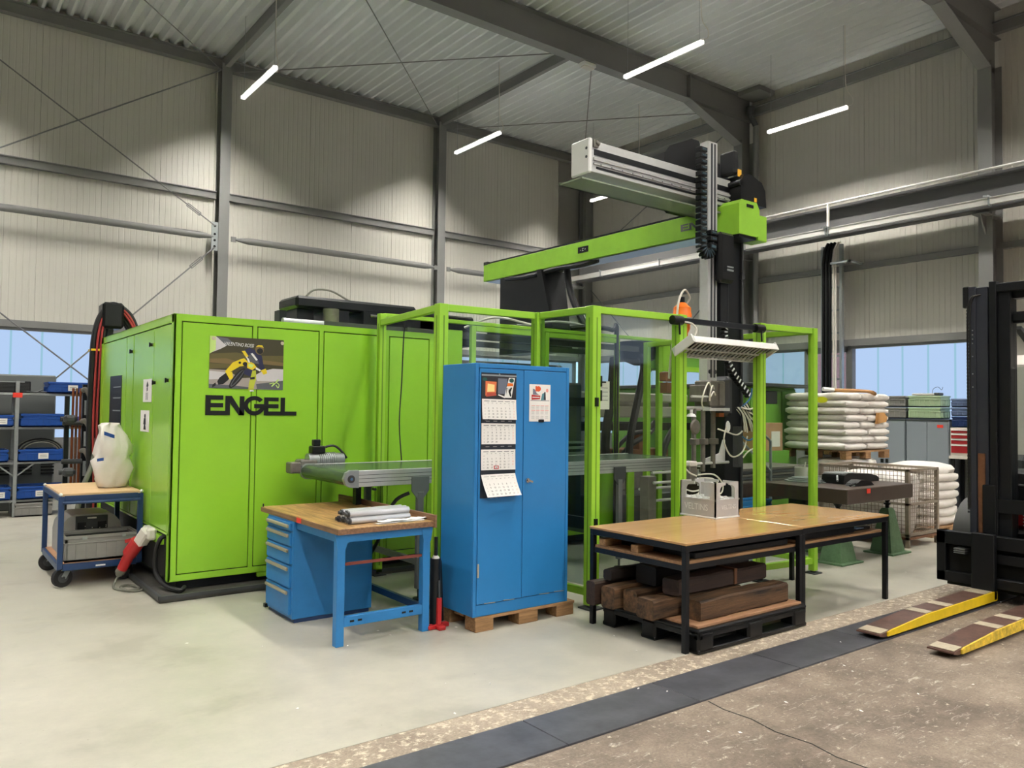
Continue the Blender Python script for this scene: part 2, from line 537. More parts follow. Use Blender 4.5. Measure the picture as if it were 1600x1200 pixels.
FLOOR = floor_mat()
BAND = rough_mat('scraped_concrete_band', (136, 122, 108), (176, 162, 144), (212, 200, 180), .52)
ROUGH = rough_mat('rough_hall_concrete', (92, 80, 70), (158, 143, 128), (212, 200, 182), .60, True)
PLATEF = mat('rubber_floor_plate', (74, 75, 80), 0.42, var=.42, scale=5, bump=.08)
PINKBRICK = mat('outdoor_brick', (196, 150, 150), .8, var=.2, scale=20)

b = B(); b.box(XL, 3.56, -.2, XW + .3, YB + .3, 0)
fl = struct(b.build('floor', FLOOR))
b = B(); b.box(XL, 3.32, -.2, XW + .3, 3.56, -.003)
b.build('concrete_band', BAND, fl)
b = B(); b.box(XL, YF, -.2, XW + .3, 2.94, -.004)
# broken-out crack across the rough slab
b.build('rough_slab', ROUGH, fl)
b = B()
cr = [(3.66, 2.93), (3.63, 2.80), (3.64, 2.62), (3.60, 2.45), (3.62, 2.25), (3.58, 2.1), (3.6, 1.7), (3.55, 1.0)]
for (x0, y0), (x1, y1) in zip(cr, cr[1:]):
    b.add([(x0 - .004, y0, -.0025), (x0 + .003, y0, -.0025), (x1 + .004, y1, -.0025), (x1 - .003, y1, -.0025),
           (x0 - .004, y0, -.0045), (x0 + .003, y0, -.0045), (x1 + .004, y1, -.0045), (x1 - .003, y1, -.0045)],
          [(0, 1, 2, 3), (4, 5, 6, 7), (0, 1, 5, 4), (2, 3, 7, 6), (0, 3, 7, 4), (1, 2, 6, 5)])
b.build('slab_crack', DARK, fl)
b = B(); b.box(XL, 2.94, -.2, XW + .3, 3.32, -.012)
b.build('channel_bed', DARK, fl)
plate_me = None
xs = 2.612 - .995 * 10
for i in range(22):
    if plate_me is None:
        b = B(); b.box(.003, 2.945, -.012, .992, 3.315, .004, .002)
        plate_me = b.build('cover_plate', PLATEF, fl)
        plate_me.location = (xs, 0, 0)
    else:
        part_copy(plate_me, fl, (xs + .995 * i, 0, 0))
# small litter and chips on the floor
b = B()
rr = random.Random(3)
for i in range(90):
    x = rr.uniform(1.5, 12); y = rr.uniform(1.2, 6.0); s = rr.uniform(.006, .016); a = rr.uniform(0, 3.1)
    if 4.2 < x < 7 and 3.5 < y < 4.6: continue
    c_, s_ = math.cos(a) * s, math.sin(a) * s
    b.add([(x - c_, y - s_, .004), (x + s_ * .5, y - c_ * .5, .004), (x + c_, y + s_, .005), (x - s_ * .5, y + c_ * .5, .004), (x, y, .009)],
          [(0, 1, 4), (1, 2, 4), (2, 3, 4), (3, 0, 4), (0, 1, 2, 3)])
lit = b.build('floor_debris', PAPER, kind='stuff', smooth=0)
tag(lit, 'scattered pale wood chips and crumbs on the hall floor', 'debris')

# --- sandwich panel walls -------------------------------------------------
def panel_mesh(z0, z1):
    """1 m wide lined panel, face towards -Y, joint groove on both edges"""
    prof = [(0, .012), (.006, 0)]
    for k in range(1, 10):
        x = k * .1
        prof += [(x - .012, 0), (x - .006, .005), (x + .006, .005), (x + .012, 0)]
    prof += [(.994, 0), (1.0, .012)]
    poly = prof + [(1.0, .08), (0, .08)]
    b = B(); b.prism(poly, lambda u, v, w: (u, v, w), z0, z1)
    return b

b = B(); b.box(XL, YB - .06, 0, XW, YB + .25, 1.0)
wb = struct(b.build('wall_back', STEEL))
p = None
for i in range(24):
    x = .62 - 10 + i
    if x + 1 > XW + .1: continue
    if p is None:
        p = panel_mesh(2.97, ZC + .12).build('wall_panel', PCREAM, wb, smooth=20); p.location = (x, YB, 0)
    else: part_copy(p, wb, (x, YB, 0))
c = part_copy(p, wb, (XW - 1.0, YB, 0))
b = B(); b.box(XW - .06, YF, 0, XW + .25, YB, 1.0)
wr = struct(b.build('wall_right', STEEL))
for i in range(23):
    y = YB - .02 - i
    c = part_copy(p, wr, (XW, y, 0)); c.rotation_euler = (0, 0, -math.pi / 2)
    c.name = 'wall_panel'
# closing walls that lie behind the camera
b = B(); b.box(XL - .2, YF, 0, XL, YB, ZC + .1); struct(b.build('wall_left', STEEL))
b = B(); b.box(XL, YF - .2, 0, XW, YF, ZC + .1); struct(b.build('wall_front', STEEL))

# --- translucent window bands --------------------------------------------
wn = [0]
def window(axis, a0, a1, fixed, z0=1.0, z1=2.95, step=.485):
    wn[0] += 1
    b = B()
    def bx(u0, u1, d0, d1, za, zb):
        if axis == 'X': b.box(u0, fixed + d0, za, u1, fixed + d1, zb)
        else: b.box(fixed + d0, u0, za, fixed + d1, u1, zb)
    bx(a0, a1, -.05, .08, z0 - .02, z0 + .06); bx(a0, a1, -.05, .08, z1 - .03, z1 + .05)
    bx(a0, a0 + .05, -.05, .08, z0, z1); bx(a1 - .05, a1, -.05, .08, z0, z1)
    o = struct(b.build('window_%d' % wn[0], STEEL))
    n = max(1, round((a1 - a0 - .1) / step)); st = (a1 - a0 - .1) / n
    for i in range(n):
        b = B(); u0 = a0 + .05 + i * st
        bx(u0 + .004, u0 + st - .028, .03, .05, z0 + .06, z1 - .03)
        b.build('pane', PANE, o)
        if i:
            b = B(); bx(u0 - .028, u0 + .004, .02, .055, z0 + .06, z1 - .03)
            b.build('pane_joint', PANEJ, o)
    return o
PANEJ = emit('backlit_pane_joint', None, PANE_STRENGTH, (.40, .70, .88, 1))
for a0, a1 in ((-8.5, -5.25), (-5.1, -.35), (-.15, 4.62), (4.9, 9.62), (9.95, 14.3)):
    window('X', a0, a1, YB)
for a0, a1 in ((11.0, 15.6), (9.2, 10.42), (5.82, 8.26)):
    window('Y', a0, a1, XW)
b = B(); b.box(XW - .02, YF, 1.0, XW + .08, 5.4, 3.0); b.build('lower_panel', PCREAM, wr)
# glazed strip beside the cable riser: clear pane with a brick wall beyond
b = B()
for y0, y1 in ((8.26, 8.34), (9.1, 9.2), (8.74, 8.80)): b.box(XW - .05, y0, 0.1, XW + .08, y1, 2.95)
b.box(XW - .05, 8.3, 2.86, XW + .08, 9.2, 2.97); b.box(XW - .05, 8.3, .02, XW + .08, 9.2, .16); b.box(XW - .05, 8.3, 1.3, XW + .08, 9.2, 1.36)
dr = struct(b.build('door_1', STEEL))
for y0, y1 in ((8.34, 8.74), (8.80, 9.1)):
    for z0, z1 in ((.16, 1.3), (1.36, 2.86)):
        b = B(); b.box(XW + .01, y0, z0, XW + .02, y1, z1); b.build('door_pane', POLY, dr)
b = B(); b.box(XW + 2.2, 2.5, 0, XW + 2.5, 14, 4.5)
struct(b.build('wall_outside', PINKBRICK))

# --- steel frame -----------------------------------------------------------
tn = [0]
def trim(bb, m=STEEL):
    tn[0] += 1
    return struct(bb.build('trim_%d' % tn[0], m))
for x in (-5.3, -.25, 4.75, 9.79):
    b = B(); isec(b, (x, 15.84, 0), (x, 15.84, 8.45), .2, .27, up=(0, 1, 0)); trim(b)
b = B(); isec(b, (14.5, 15.82, 0), (14.5, 15.82, 8.45), .26, .26, up=(0, 1, 0)); trim(b)
# gable head beam and girts
b = B(); isec(b, (XL, 15.9, 8.48), (14.5, 15.9, 8.48), .16, .22); trim(b)
for x0, x1 in ((-5.2, -.36), (-.14, 4.64), (4.86, 9.68), (9.9, 14.4)):
    b = B(); b.box(x0, 15.88, 5.76, x1, 15.98, 5.90); b.box(x0, 15.84, 5.885, x1, 15.9, 5.90); trim(b)
    b = B(); b.box(x0, 15.90, 2.97, x1, 15.99, 3.09); trim(b)
# braced strut tubes with flattened ends
for x0, x1 in ((-5.15, -.4), (-.1, 4.62), (4.88, 9.66), (9.92, 14.38)):
    b = B()
    b.cyl((x0 + .34, 15.66, 4.95), (x1 - .34, 15.66, 4.95), .066, 16)
    b.cyl((x0 + .34, 15.66, 4.95), (x0 + .08, 15.66, 4.95), .066, 16, .022)
    b.cyl((x1 - .34, 15.66, 4.95), (x1 - .08, 15.66, 4.95), .066, 16, .022)
    b.box(x0, 15.65, 4.9, x0 + .1, 15.67, 5.0); b.box(x1 - .1, 15.65, 4.9, x1, 15.67, 5.0)
    trim(b)
# gusset plate with holes on the first column
b = B(); b.box(4.50, 15.64, 4.68, 4.62, 15.66, 5.24)
t = trim(b, GALV)
b = B()
for z in (4.76, 4.88, 5.0, 5.16): b.cyl((4.56, 15.64, z), (4.56, 15.63, z), .022, 10)
b.each('bolt', DARK, t)
# wind bracing rods with turnbuckles
def rod(p, q, r=.013, turn=True):
    b = B(); b.tube([p, q], r, 8)
    if turn:
        P, Q = Vector(p), Vector(q); d = (Q - P).normalized()
        A = Q - d * .62; E = Q - d * .34
        side = d.cross(Vector((0, 1, 0))).normalized() * .03 if abs(d.y) < .9 else Vector((.03, 0, 0))
        b.tube([A + side, E + side], .009, 6); b.tube([A - side, E - side], .009, 6)
        b.tube([A - side, A + side], .012, 6); b.tube([E - side, E + side], .012, 6)
    trim(b, STEEL)
rod((-.2, 15.62, 8.17), (4.56, 15.62, 5.16)); rod((-.2, 15.60, 5.16), (4.60, 15.60, 8.24), turn=False)
rod((0, 15.62, .15), (4.56, 15.62, 4.74)); rod((4.6, 15.60, .35), (-.2, 15.60, 4.2), turn=False)
# right wall far bay bracing
rod((14.5, 15.6, 4.9), (14.5, 10.9, .5), turn=False); rod((14.48, 10.9, 4.9), (14.48, 15.6, .6), turn=False)
rod((14.5, 15.6, 5.8), (14.5, 10.9, 8.1), turn=False); rod((14.48, 10.9, 5.8), (14.48, 15.6, 8.1), turn=False)
# portal frames
for yf in (-14.4, -9.4, -4.4, .6, 5.62, 10.6):
    b = B()
    isec(b, (XL, yf, 8.33), (14.6, yf, 8.33), .22, .54, .018, .012)
    # haunch
    b.prism([(12.55, 8.08), (14.2, 7.5), (14.6, 7.5), (14.6, 8.1)], lambda u, v, w: (u, w, v), yf - .006, yf + .006)
    b.bar((12.5, yf, 8.075), (14.2, yf, 7.50), .22, .018)
    b.bar((12.5, yf, 8.06), (12.5, yf, 8.6), .2, .02, up=(1, 0, 0))
    trim(b)
    b = B(); isec(b, (14.4, yf, 0), (14.4, yf, 7.6), .22, .42, .018, .012, up=(1, 0, 0))
    b.box(13.96, yf - .11, 4.98, 14.6, yf + .11, 5.0)                     # corbel for the crane beam
    b.prism([(13.98, 4.98), (14.2, 4.66), (14.2, 4.98)], lambda u, v, w: (u, w, v), yf - .012, yf + .012)
    trim(b)
# roof purlins and roof bracing
for x in (-5.3, -.25, 4.75, 9.79):
    b = B(); b.box(x - .05, 10.7, 8.38, x + .05, 15.9, 8.58); trim(b)
for p0, p1 in (((4.75, 15.85), (9.7, 10.66)), ((9.79, 15.85), (4.85, 10.66)), ((9.79, 15.85), (14.3, 10.66)), ((4.75, 15.85), (-.15, 10.66)), ((-.25, 15.85), (4.65, 10.66)), ((14.4, 15.85), (9.9, 10.66))):
    rod((p0[0], p0[1], 8.3), (p1[0], p1[1], 8.3), .011, False)
# eave purlin, girts and window head along the right wall
b = B(); b.box(XW - .12, YF, 8.19, XW - .01, YB, 8.37); b.box(XW - .16, YF, 8.35, XW - .1, YB, 8.37); trim(b)
for y0, y1 in ((10.72, 15.7), (5.74, 10.48), (.72, 5.5), (-4.3, .48)):
    b = B(); b.box(XW - .11, y0, 4.46, XW - .01, y1, 4.57); trim(b)
    b = B(); b.box(XW - .10, y0, 2.97, XW - .01, y1, 3.10); trim(b)

# --- trapezoidal roof deck -------------------------------------------------
def deck():
    P = .22; pts = []
    for k in range(5):
        o = k * P
        pts += [(o, .12), (o + .075, .12), (o + .125, 0), (o + .17, 0)]
    pts += [(5 * P, .12)]
    up = [(u, v + .004) for u, v in pts[::-1]]
    b = B(); b.prism(pts + up, lambda u, v, w: (u, w, v), YF, YB + .05)
    return b
b = B(); b.box(XL, YF, ZC + .13, XW + .3, YB + .3, ZC + .22)
ce = struct(b.build('ceiling', STEEL))
p = None
n = int((XW - XL) / 1.10) + 1
for i in range(n):
    x = XW + .2 - 1.10 * (i + 1)
    if p is None:
        p = deck().build('roof_sheet', CEIL, ce, smooth=0); p.location = (x, 0, ZC)
    else: part_copy(p, ce, (x, 0, ZC))

# --- crane runway along the right wall -------------------------------------
t = thing('crane_runway', 'long grey crane runway beam on brackets along the right wall', 'beam', (14.08, 5, 5.0))
b = B(); isec(b, (14.08, YF, 5.33), (14.08, 15.6, 5.33), .24, .56, .022, .014); b.box(14.05, YF, 5.61, 14.11, 15.6, 5.66)
b.build('beam', CRANE, t)
b = B(); b.tube([(13.93, YF, 5.69), (13.93, 15.6, 5.69)], .022, 8); b.build('upper_rail', STRIPW, t)
b = B(); b.box(13.90, YF, 5.10, 13.96, 15.9, 5.20); b.box(13.89, YF, 5.20, 13.97, 15.9, 5.215); b.build('conductor_rail', STRIPW, t)
for y in (5.45, 8.3, 8.35, 10.2, 12.6, 14.6, 2.5):
    b = B(); b.bar((13.86, y, 5.23), (13.96, y + .1, 5.26), .03, .03); b.box(13.88, y - .012, 5.08, 13.98, y + .012, 5.24)
    b.build('clip', GALV, t)
b = B(); b.box(13.91, 8.29, 5.2, 13.95, 8.33, 5.69); b.build('strut', STRIPW, t)

# --- cable riser on the right wall ------------------------------------------
t = thing('cable_riser', 'vertical cable ladder with black conduits beside the glazed strip', 'cable ladder', (14.3, 8.45, 0))
for y in (8.25, 8.64):
    b = B(); b.box(14.26, y - .025, 0, 14.34, y + .025, 4.95); b.build('ladder_rail', GALV, t)
for z in [0.5 + .45 * k for k in range(10)]:
    b = B(); b.box(14.27, 8.23, z, 14.30, 8.66, z + .035); b.build('rung', GALV, t)
for y, r, m, nm in ((8.585, .034, BLACK, 'conduit'), (8.51, .034, BLACK, 'conduit'), (8.445, .028, BLACK, 'conduit'), (8.375, .018, CREAM, 'cable'), (8.33, .018, CREAM, 'cable')):
    b = B(); b.tube([(14.22, y, 0), (14.22, y, 4.6), (14.24, y - .02, 4.85), (14.3, y - .06, 5.0)], r, 8); b.build(nm, m, t)
b = B(); b.box(13.9, 7.85, 4.5, 14.35, 7.90, 4.54); b.box(13.9, 7.85, 4.5, 13.95, 8.25, 4.54); b.build('bracket', GALV, t)

# --- rain water pipe by the portal column ------------------------------------
t = thing('rain_pipe', 'dark grey rain pipe with funnel beside the haunched column', 'pipe', (14.45, 10.32, 0))
b = B(); b.cyl((14.45, 10.32, 0), (14.45, 10.32, 7.9), .06, 14); b.build('downpipe', STEEL, t)
b = B(); b.cyl((14.45, 10.32, 7.9), (14.33, 10.38, 8.12), .06, 14); b.lathe((14.33, 10.38, 8.1), [(.06, 0), (.09, .1), (.1, .12), (.1, .2)], 16); b.build('funnel', DGREY, t)
b = B(); b.box(14.05, 9.95, 8.50, 14.6, 10.5, 8.60); b.build('ceiling_plate', STEEL, t)

# --- small emergency luminaire under the portal rafter
t = thing('emergency_light', 'small white box light under the near roof rafter', 'light', (9.72, 10.6, 7.97))
b = B(); b.box(9.57, 10.52, 7.99, 9.87, 10.68, 8.058, .01); b.build('housing', WHITE, t)
b = B(); b.box(9.59, 10.54, 7.965, 9.85, 10.66, 7.99, .01); b.build('cover', CREAM, t)

# --- linear LED lamps ---------------------------------------------------------
def make_lamp(x, y0, z, label, L=1.625):
    t = thing('linear_lamp', label, 'lamp', (x, y0, z), 0, 'LED batten lamps hanging from the roof')
    b = B(); b.box(-.035, 0, .012, .035, L, .038, .006)
    b.build('housing', WHITE, t, True)
    b = B()
    for sx in (-1, 1): b.box(sx * .037, 0, -.033, sx * .033, L, .014)
    b.box(-.037, -.003, -.033, .037, .001, .014); b.box(-.037, L - .001, -.033, .037, L + .003, .014)
    b.build('glowing_skirt', SKIRTGLOW, t, True)  # skirt added to cut sideways light; its own glow makes the lamp look lit
    b = B(); b.box(-.031, .006, .002, .031, L - .006, .010)
    b.build('diffuser', LED, t, True)
    for yy in (.06, L - .06):
        b = B(); b.tube([(0, yy, .05), (0, yy, ZC - z + .122)], .004, 5); b.build('suspension_wire', GALV, t, True)
    b = B(); b.tube([(0, .02, .03), (0, -.1, .02), (-.02, -.12, .12), (.0, .0, .32), (0, .03, .6), (0, .035, ZC - z + .02)], .007, 6, 5); b.build('power_cable', CREAM, t, True)
    return t
lamp_a = make_lamp(4.57, 12.55, 7.24, 'glowing batten lamp left of all others, hanging before the left column')
dup(lamp_a, (9.23, 12.65, 7.23), None, 'glowing batten lamp hanging in front of the middle back-wall column')
dup(lamp_a, (9.31, 7.60, 7.24), None, 'long glowing batten lamp nearest the camera, below the roof beam')
make_lamp(13.1, 7.45, 7.12, 'glowing batten lamp furthest right, in front of the right wall')
make_lamp(12.98, 12.36, 6.76, 'glowing batten lamp mostly hidden behind the aluminium robot axis')
# rows go on unseen overhead and behind; rear ones added to brighten upright faces
k = 0
for y in (-16.4, -12.4, -7.4, -2.4, 2.6, 7.6, 12.55):
    for x in (-4.6, 0, 4.57, 9.27, 13.1):
        if (y > 6 and x > 8) or (y > 10 and x > 4): continue
        k += 1
        q = dup(lamp_a, (x, y, 7.24), None, 'batten lamp overhead, out of the photograph'); q['group'] = 'batten lamps out of the photograph'
# ------------------------------------------------------------------ moulding machine
FX, FY0, FY1, FZ0, FZ1 = 1.77, 7.18, 10.5, .13, 2.45
mc = thing('injection_moulding_machine', 'huge lime green injection moulding machine with black logo lettering on its front', 'machine', (4.5, 8.8, 0))
b = B(); b.box(FX + .02, FY0 + .02, FZ0 + .01, 4.44, FY1 - .01, FZ1 - .01); b.build('body', DARK, mc)
def panel(x0, x1, z0, z1, y, name='door', m=GREEN, th=.018):
    bb = B(); bb.box(x0, y, z0, x1, y + th, z1, .003); return bb.build(name, m, mc)
b = B()
for x0, x1 in ((FX, 1.835), (2.458, 2.498), (3.105, 3.148), (3.775, 3.865), (4.345, 4.45)):
    b.box(x0, FY0, FZ0, x1, FY0 + .02, FZ1, .003)
b.box(FX, FY0 + .0005, FZ1 - .062, 4.45, FY0 + .02, FZ1, .003); b.box(FX, FY0 + .0005, FZ0, 4.45, FY0 + .02, FZ0 + .055, .003)
b.box(FX, FY0, FZ1 - .008, 4.45, FY1, FZ1)
b.build('front_frame', GREEN, mc)
for x0, x1 in ((1.843, 2.45), (2.506, 3.097), (3.156, 3.767), (3.873, 4.337)):
    panel(x0, x1, FZ0 + .063, FZ1 - .070, FY0 + .001)
# left end: frame and panels
def spanel(y0, y1, z0, z1, name='side_panel', m=GREEN, x=FX):
    bb = B(); bb.box(x, y0, z0, x + .018, y1, z1, .003); return bb.build(name, m, mc)
b = B()
for y0, y1 in ((FY0, 7.26), (10.38, FY1)): b.box(FX, y0, FZ0, FX + .02, y1, FZ1, .003)
b.box(FX, FY0, FZ1 - .075, FX + .02, FY1, FZ1, .003)
b.box(FX + .03, FY0 + .02, FZ0, FX + .05, FY1, .53)
b.box(FX, FY0 + .01, .525, FX + .03, FY1, .545)
b.build('end_frame', GREEN, mc)
for y0, y1 in ((7.265, 7.87), (7.88, 8.72), (8.75, 9.06), (9.08, 10.37)):
    o = spanel(y0, y1, .55, FZ1 - .085)
b = B()
for y, z in ((7.33, 1.87), (7.80, 1.86), (8.80, 2.2), (7.95, 2.22)): b.cyl((FX, y, z), (FX - .02, y, z), .016, 12); b.box(FX - .03, y - .008, z - .02, FX - .018, y + .008, z + .02)
b.each('latch', BLACK, mc)
b = B(); b.box(FX - .004, 9.28, 1.36, FX + .01, 9.9, 1.97); o = b.build('end_window', BLACKM, mc)
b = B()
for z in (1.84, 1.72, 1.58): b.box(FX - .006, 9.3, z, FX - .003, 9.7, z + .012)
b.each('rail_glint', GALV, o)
b = B(); b.box(FX - .012, 7.42, .42, FX + .03, 8.25, .50); b.build('socket_shelf', GREEN, mc)
# base frame under the machine
b = B(); b.box(FX + .08, FY0 + .06, .05, 11.0, FY1 - .1, FZ0); b.build('base_frame', BLACKM, mc)
b = B(); b.box(2.55, FY0 + .005, .085, 2.78, FY0 + .05, FZ0, .004); b.build('foot_bracket', GREEN, mc)
# black rail along the top of the front
b = B(); b.bar((3.3, 7.5, 2.50), (4.6, 7.5, 2.50), .05, .05); b.box(4.2, 7.4, 2.45, 8.0, 7.46, 2.52); b.each('top_rail', DGREY, mc)
b = B(); b.cyl((2.9, 7.62, 2.50), (3.35, 7.62, 2.50), .04, 12); b.cyl((3.35, 7.62, 2.5), (4.5, 7.62, 2.5), .03, 12); b.each('guide_tube', GALV, mc)
# clamp unit rising out of the roof
cu = B()
cu.box(3.42, 8.25, 2.44, 5.65, 9.1, 2.60, .02)
cu.box(3.35, 8.4, 2.76, 4.9, 8.95, 2.90, .03)
cu.box(3.75, 8.42, 2.58, 4.0, 8.9, 2.78)
cu.box(4.15, 8.35, 2.58, 5.1, 9.0, 2.78)
cu.box(4.9, 8.35, 2.60, 5.72, 9.05, 2.83, .02)
cu.box(3.4, 8.5, 2.6, 3.6, 8.85, 2.8)
cu.box(3.18, 8.45, 2.44, 3.26, 8.6, 2.72)
cuo = cu.build('clamp_unit', BLACKM, mc)
b = B(); b.cyl((3.72, 8.30, 2.58), (3.72, 8.30, 2.76), .09, 18); b.build('post', GREYCAST, cuo)
b = B(); b.cyl((4.0, 8.22, 2.56), (5.2, 8.22, 2.56), .035, 14); b.build('rod', CHROME, cuo)
b = B(); b.cyl((4.2, 8.28, 2.72), (4.65, 8.28, 2.72), .02, 10); b.build('rod', CHROME, cuo)
b = B(); b.tube([(3.5, 8.5, 2.9), (3.6, 8.5, 2.99), (3.8, 8.5, 3.0), (4.0, 8.5, 2.92), (4.05, 8.5, 2.9)], .012, 6, 4); b.build('hose', HOSEG, cuo)
# lettering
def logo(bb, o, xd, zd, W, H, depth):
    """block lettering drawn on a 1330 x 310 grid"""
    xd = Vector(xd); zd = Vector(zd); n = xd.cross(zd)
    o = Vector(o); sx, sz = W / 1330., H / 310.
    fn = lambda u, v, w_: tuple(o + xd * (u * sx) + zd * ((310 - v) * sz) + n * w_)
    R = lambda x0, y0, x1, y1: [(x0, y0), (x1, y0), (x1, y1), (x0, y1)]
    arc = []
    cx, cy = 693, 155
    for k in range(25):
        a = math.radians(-38 - k * (360 - 76 + 22) / 24.)
        arc.append((math.cos(a), math.sin(a)))
    ring = [(cx + 155 * c_, cy + 155 * s_) for c_, s_ in arc] + [(cx + 95 * c_, cy + 88 * s_) for c_, s_ in arc[::-1]]
    return [
        [R(0, 0, 72, 310), R(72, 0, 245, 68), R(72, 120, 245, 188), R(72, 240, 275, 310)],
        [R(275, 5, 342, 310), [(342, 5), (362, 5), (545, 310), (470, 310), (342, 110)], R(480, 8, 545, 310)],
        [ring, R(690, 128, 840, 196)],
        [R(835, 18, 900, 310), R(900, 18, 1052, 80), R(900, 128, 1052, 195), R(900, 245, 1085, 310)],
        [R(1085, 18, 1150, 310), R(1150, 245, 1330, 310)]], fn
polys, fn = logo(None, (2.047, FY0, 1.568), (1, 0, 0), (0, 0, 1), .838, .178, .004)
for lt in polys:
    b = B()
    for p in lt: b.prism(p, fn, .001, .007)
    b.build('logo_letter', INK, mc, smooth=0)

# guard doors over the mould area, front side (plane Y = 7.05)
GY = 7.05
def frame_door(parent, x0, x1, z0, z1, y, wd=.06, dp=.05, m=GREEN2, glassm=POLY, name='guard_door'):
    bb = B()
    bb.box(x0, y, z0, x0 + wd, y + dp, z1, .004); bb.box(x1 - wd, y, z0, x1, y + dp, z1, .004)
    bb.box(x0 + wd, y, z1 - wd, x1 - wd, y + dp, z1, .004); bb.box(x0 + wd, y, z0, x1 - wd, y + dp, z0 + wd, .004)
    o = bb.build(name, m, parent)
    bb = B(); bb.box(x0 + wd, y + dp * .45, z0 + wd, x1 - wd, y + dp * .45 + .005, z1 - wd); bb.build('clear_panel', glassm, o)
    return o
frame_door(mc, 4.80, 5.82, .16, 2.56, GY)
frame_door(mc, 5.84, 7.06, .16, 2.56, GY)
b = B(); b.box(3.74, GY, 2.565, 8.1, GY + .06, 2.605, .004); b.build('door_track', GREEN2, mc)
b = B(); b.box(4.46, GY + .06, .16, 4.72, GY + .12, 2.5, .004); b.build('frame_post', GREEN, mc)
b = B(); b.box(7.78, GY, .16, 7.86, GY + .06, 2.55, .004); b.box(7.86, GY, 2.18, 8.0, GY + .06, 2.55); b.build('frame_post', GREEN2, mc)
# inside the mould area
b = B(); b.box(4.5, 7.4, .2, 5.1, 10.2, 2.2, .03); b.build('moving_platen', DGREY, mc)
b = B(); b.box(6.35, 7.5, .2, 6.85, 10.2, 2.0, .03); b.build('fixed_platen', DGREY, mc)
b = B(); b.box(5.1, 7.7, .9, 5.6, 9.6, 1.9, .02); b.build('mould_half', BLACKM, mc)
b = B(); b.box(5.75, 7.7, .9, 6.35, 9.6, 1.9, .02); b.build('mould_half', GREYCAST, mc)
for y in (7.65, 9.95):
    for z in (.55, 1.95):
        b = B(); b.cyl((5.1, y, z), (6.4, y, z), .06, 14); b.build('tie_bar', CHROME, mc)
for k in range(5):
    b = B(); b.box(6.28, 7.42, .95 + k * .07, 6.86, 7.48, .98 + k * .07); b.build('core_bar', GALV, mc)
b = B(); b.box(5.0, 7.34, 2.36, 6.9, 7.4, 2.42); b.cyl((4.9, 7.9, 2.2), (6.8, 7.9, 2.2), .04); b.each('inner_rail', DGREY, mc)
# coiled air hose, distributor
b = B(); pts = []
for k in range(150):
    a = k * .55; pts.append((5.35 + .07 * math.cos(a), 7.3 + .07 * math.sin(a), 1.25 + .0042 * k))
b.tube(pts, .010, 5); b.build('coiled_hose', DGREY, mc)
b = B(); b.box(5.1, 7.18, .35, 6.2, 7.24, .9); b.build('perforated_guard', GALV, mc)
b = B(); b.cyl((5.2, 7.3, 1.95), (5.5, 7.3, 2.0), .06); b.cyl((5.35, 7.25, 1.85), (5.5, 7.25, 1.9), .07); b.each('valve', GREYCAST, mc)
# injection unit beyond the mould area
b = B(); b.box(6.9, 7.3, .15, 11.1, 10.2, .55, .02); b.build('injection_bed', DGREY, mc)
b = B(); b.box(6.62, 7.13, .15, 7.05, 7.16, .92, .004); b.box(7.30, 7.13, .15, 7.42, 7.16, .92, .004); b.each('base_panel', GREEN, mc)
b = B(); b.box(9.9, 7.2, .2, 11.15, 10.1, 2.04, .03); o = b.build('injection_hood', HOOD, mc)
b = B(); b.box(9.95, 7.185, .25, 10.72, 7.2, 1.98, .004); b.box(10.74, 7.185, .25, 11.13, 7.2, 1.98, .004); b.each('hood_door', HOOD, o)
b = B(); b.box(10.3, 7.17, 1.78, 10.6, 7.19, 1.98, .01); b.build('handle_recess', DGREY, o)
b = B(); b.box(9.8, 7.0, 2.04, 11.3, 10.1, 2.09, .01); b.build('hood_top', DGREY, o)
b = B(); b.box(8.40, 7.22, 2.24, 9.25, 7.9, 2.60, .02); o = b.build('upper_hood', HOOD, mc)
b = B(); b.box(8.38, 7.19, 2.20, 9.27, 7.22, 2.27); b.build('hood_lip', GREEN2, o)
b = B(); b.cyl((6.9, 8.8, 1.75), (9.8, 8.8, 1.75), .14, 20); b.build('barrel', GREYCAST, mc)
b = B(); b.box(7.0, 8.3, 1.55, 9.8, 8.42, 1.72, .02); b.box(7.0, 8.25, 1.78, 9.8, 8.36, 1.92, .02); b.each('barrel_cover', mat('barrel_grey', (172, 168, 158), .45), mc)
b = B(); b.box(6.9, 8.2, 1.36, 9.8, 8.4, 1.47); b.box(6.9, 9.2, 1.36, 9.8, 9.4, 1.47); b.each('carriage_rail', BLACKM, mc)
b = B(); b.box(7.7, 7.6, .95, 8.6, 8.1, 1.12, .01); b.box(8.0, 7.6, 1.1, 8.1, 7.8, 1.35); b.each('manifold_block', RUST, mc)
b = B(); b.box(6.9, 7.7, .55, 9.8, 9.6, .85, .02); b.build('carriage', GREYCAST, mc)
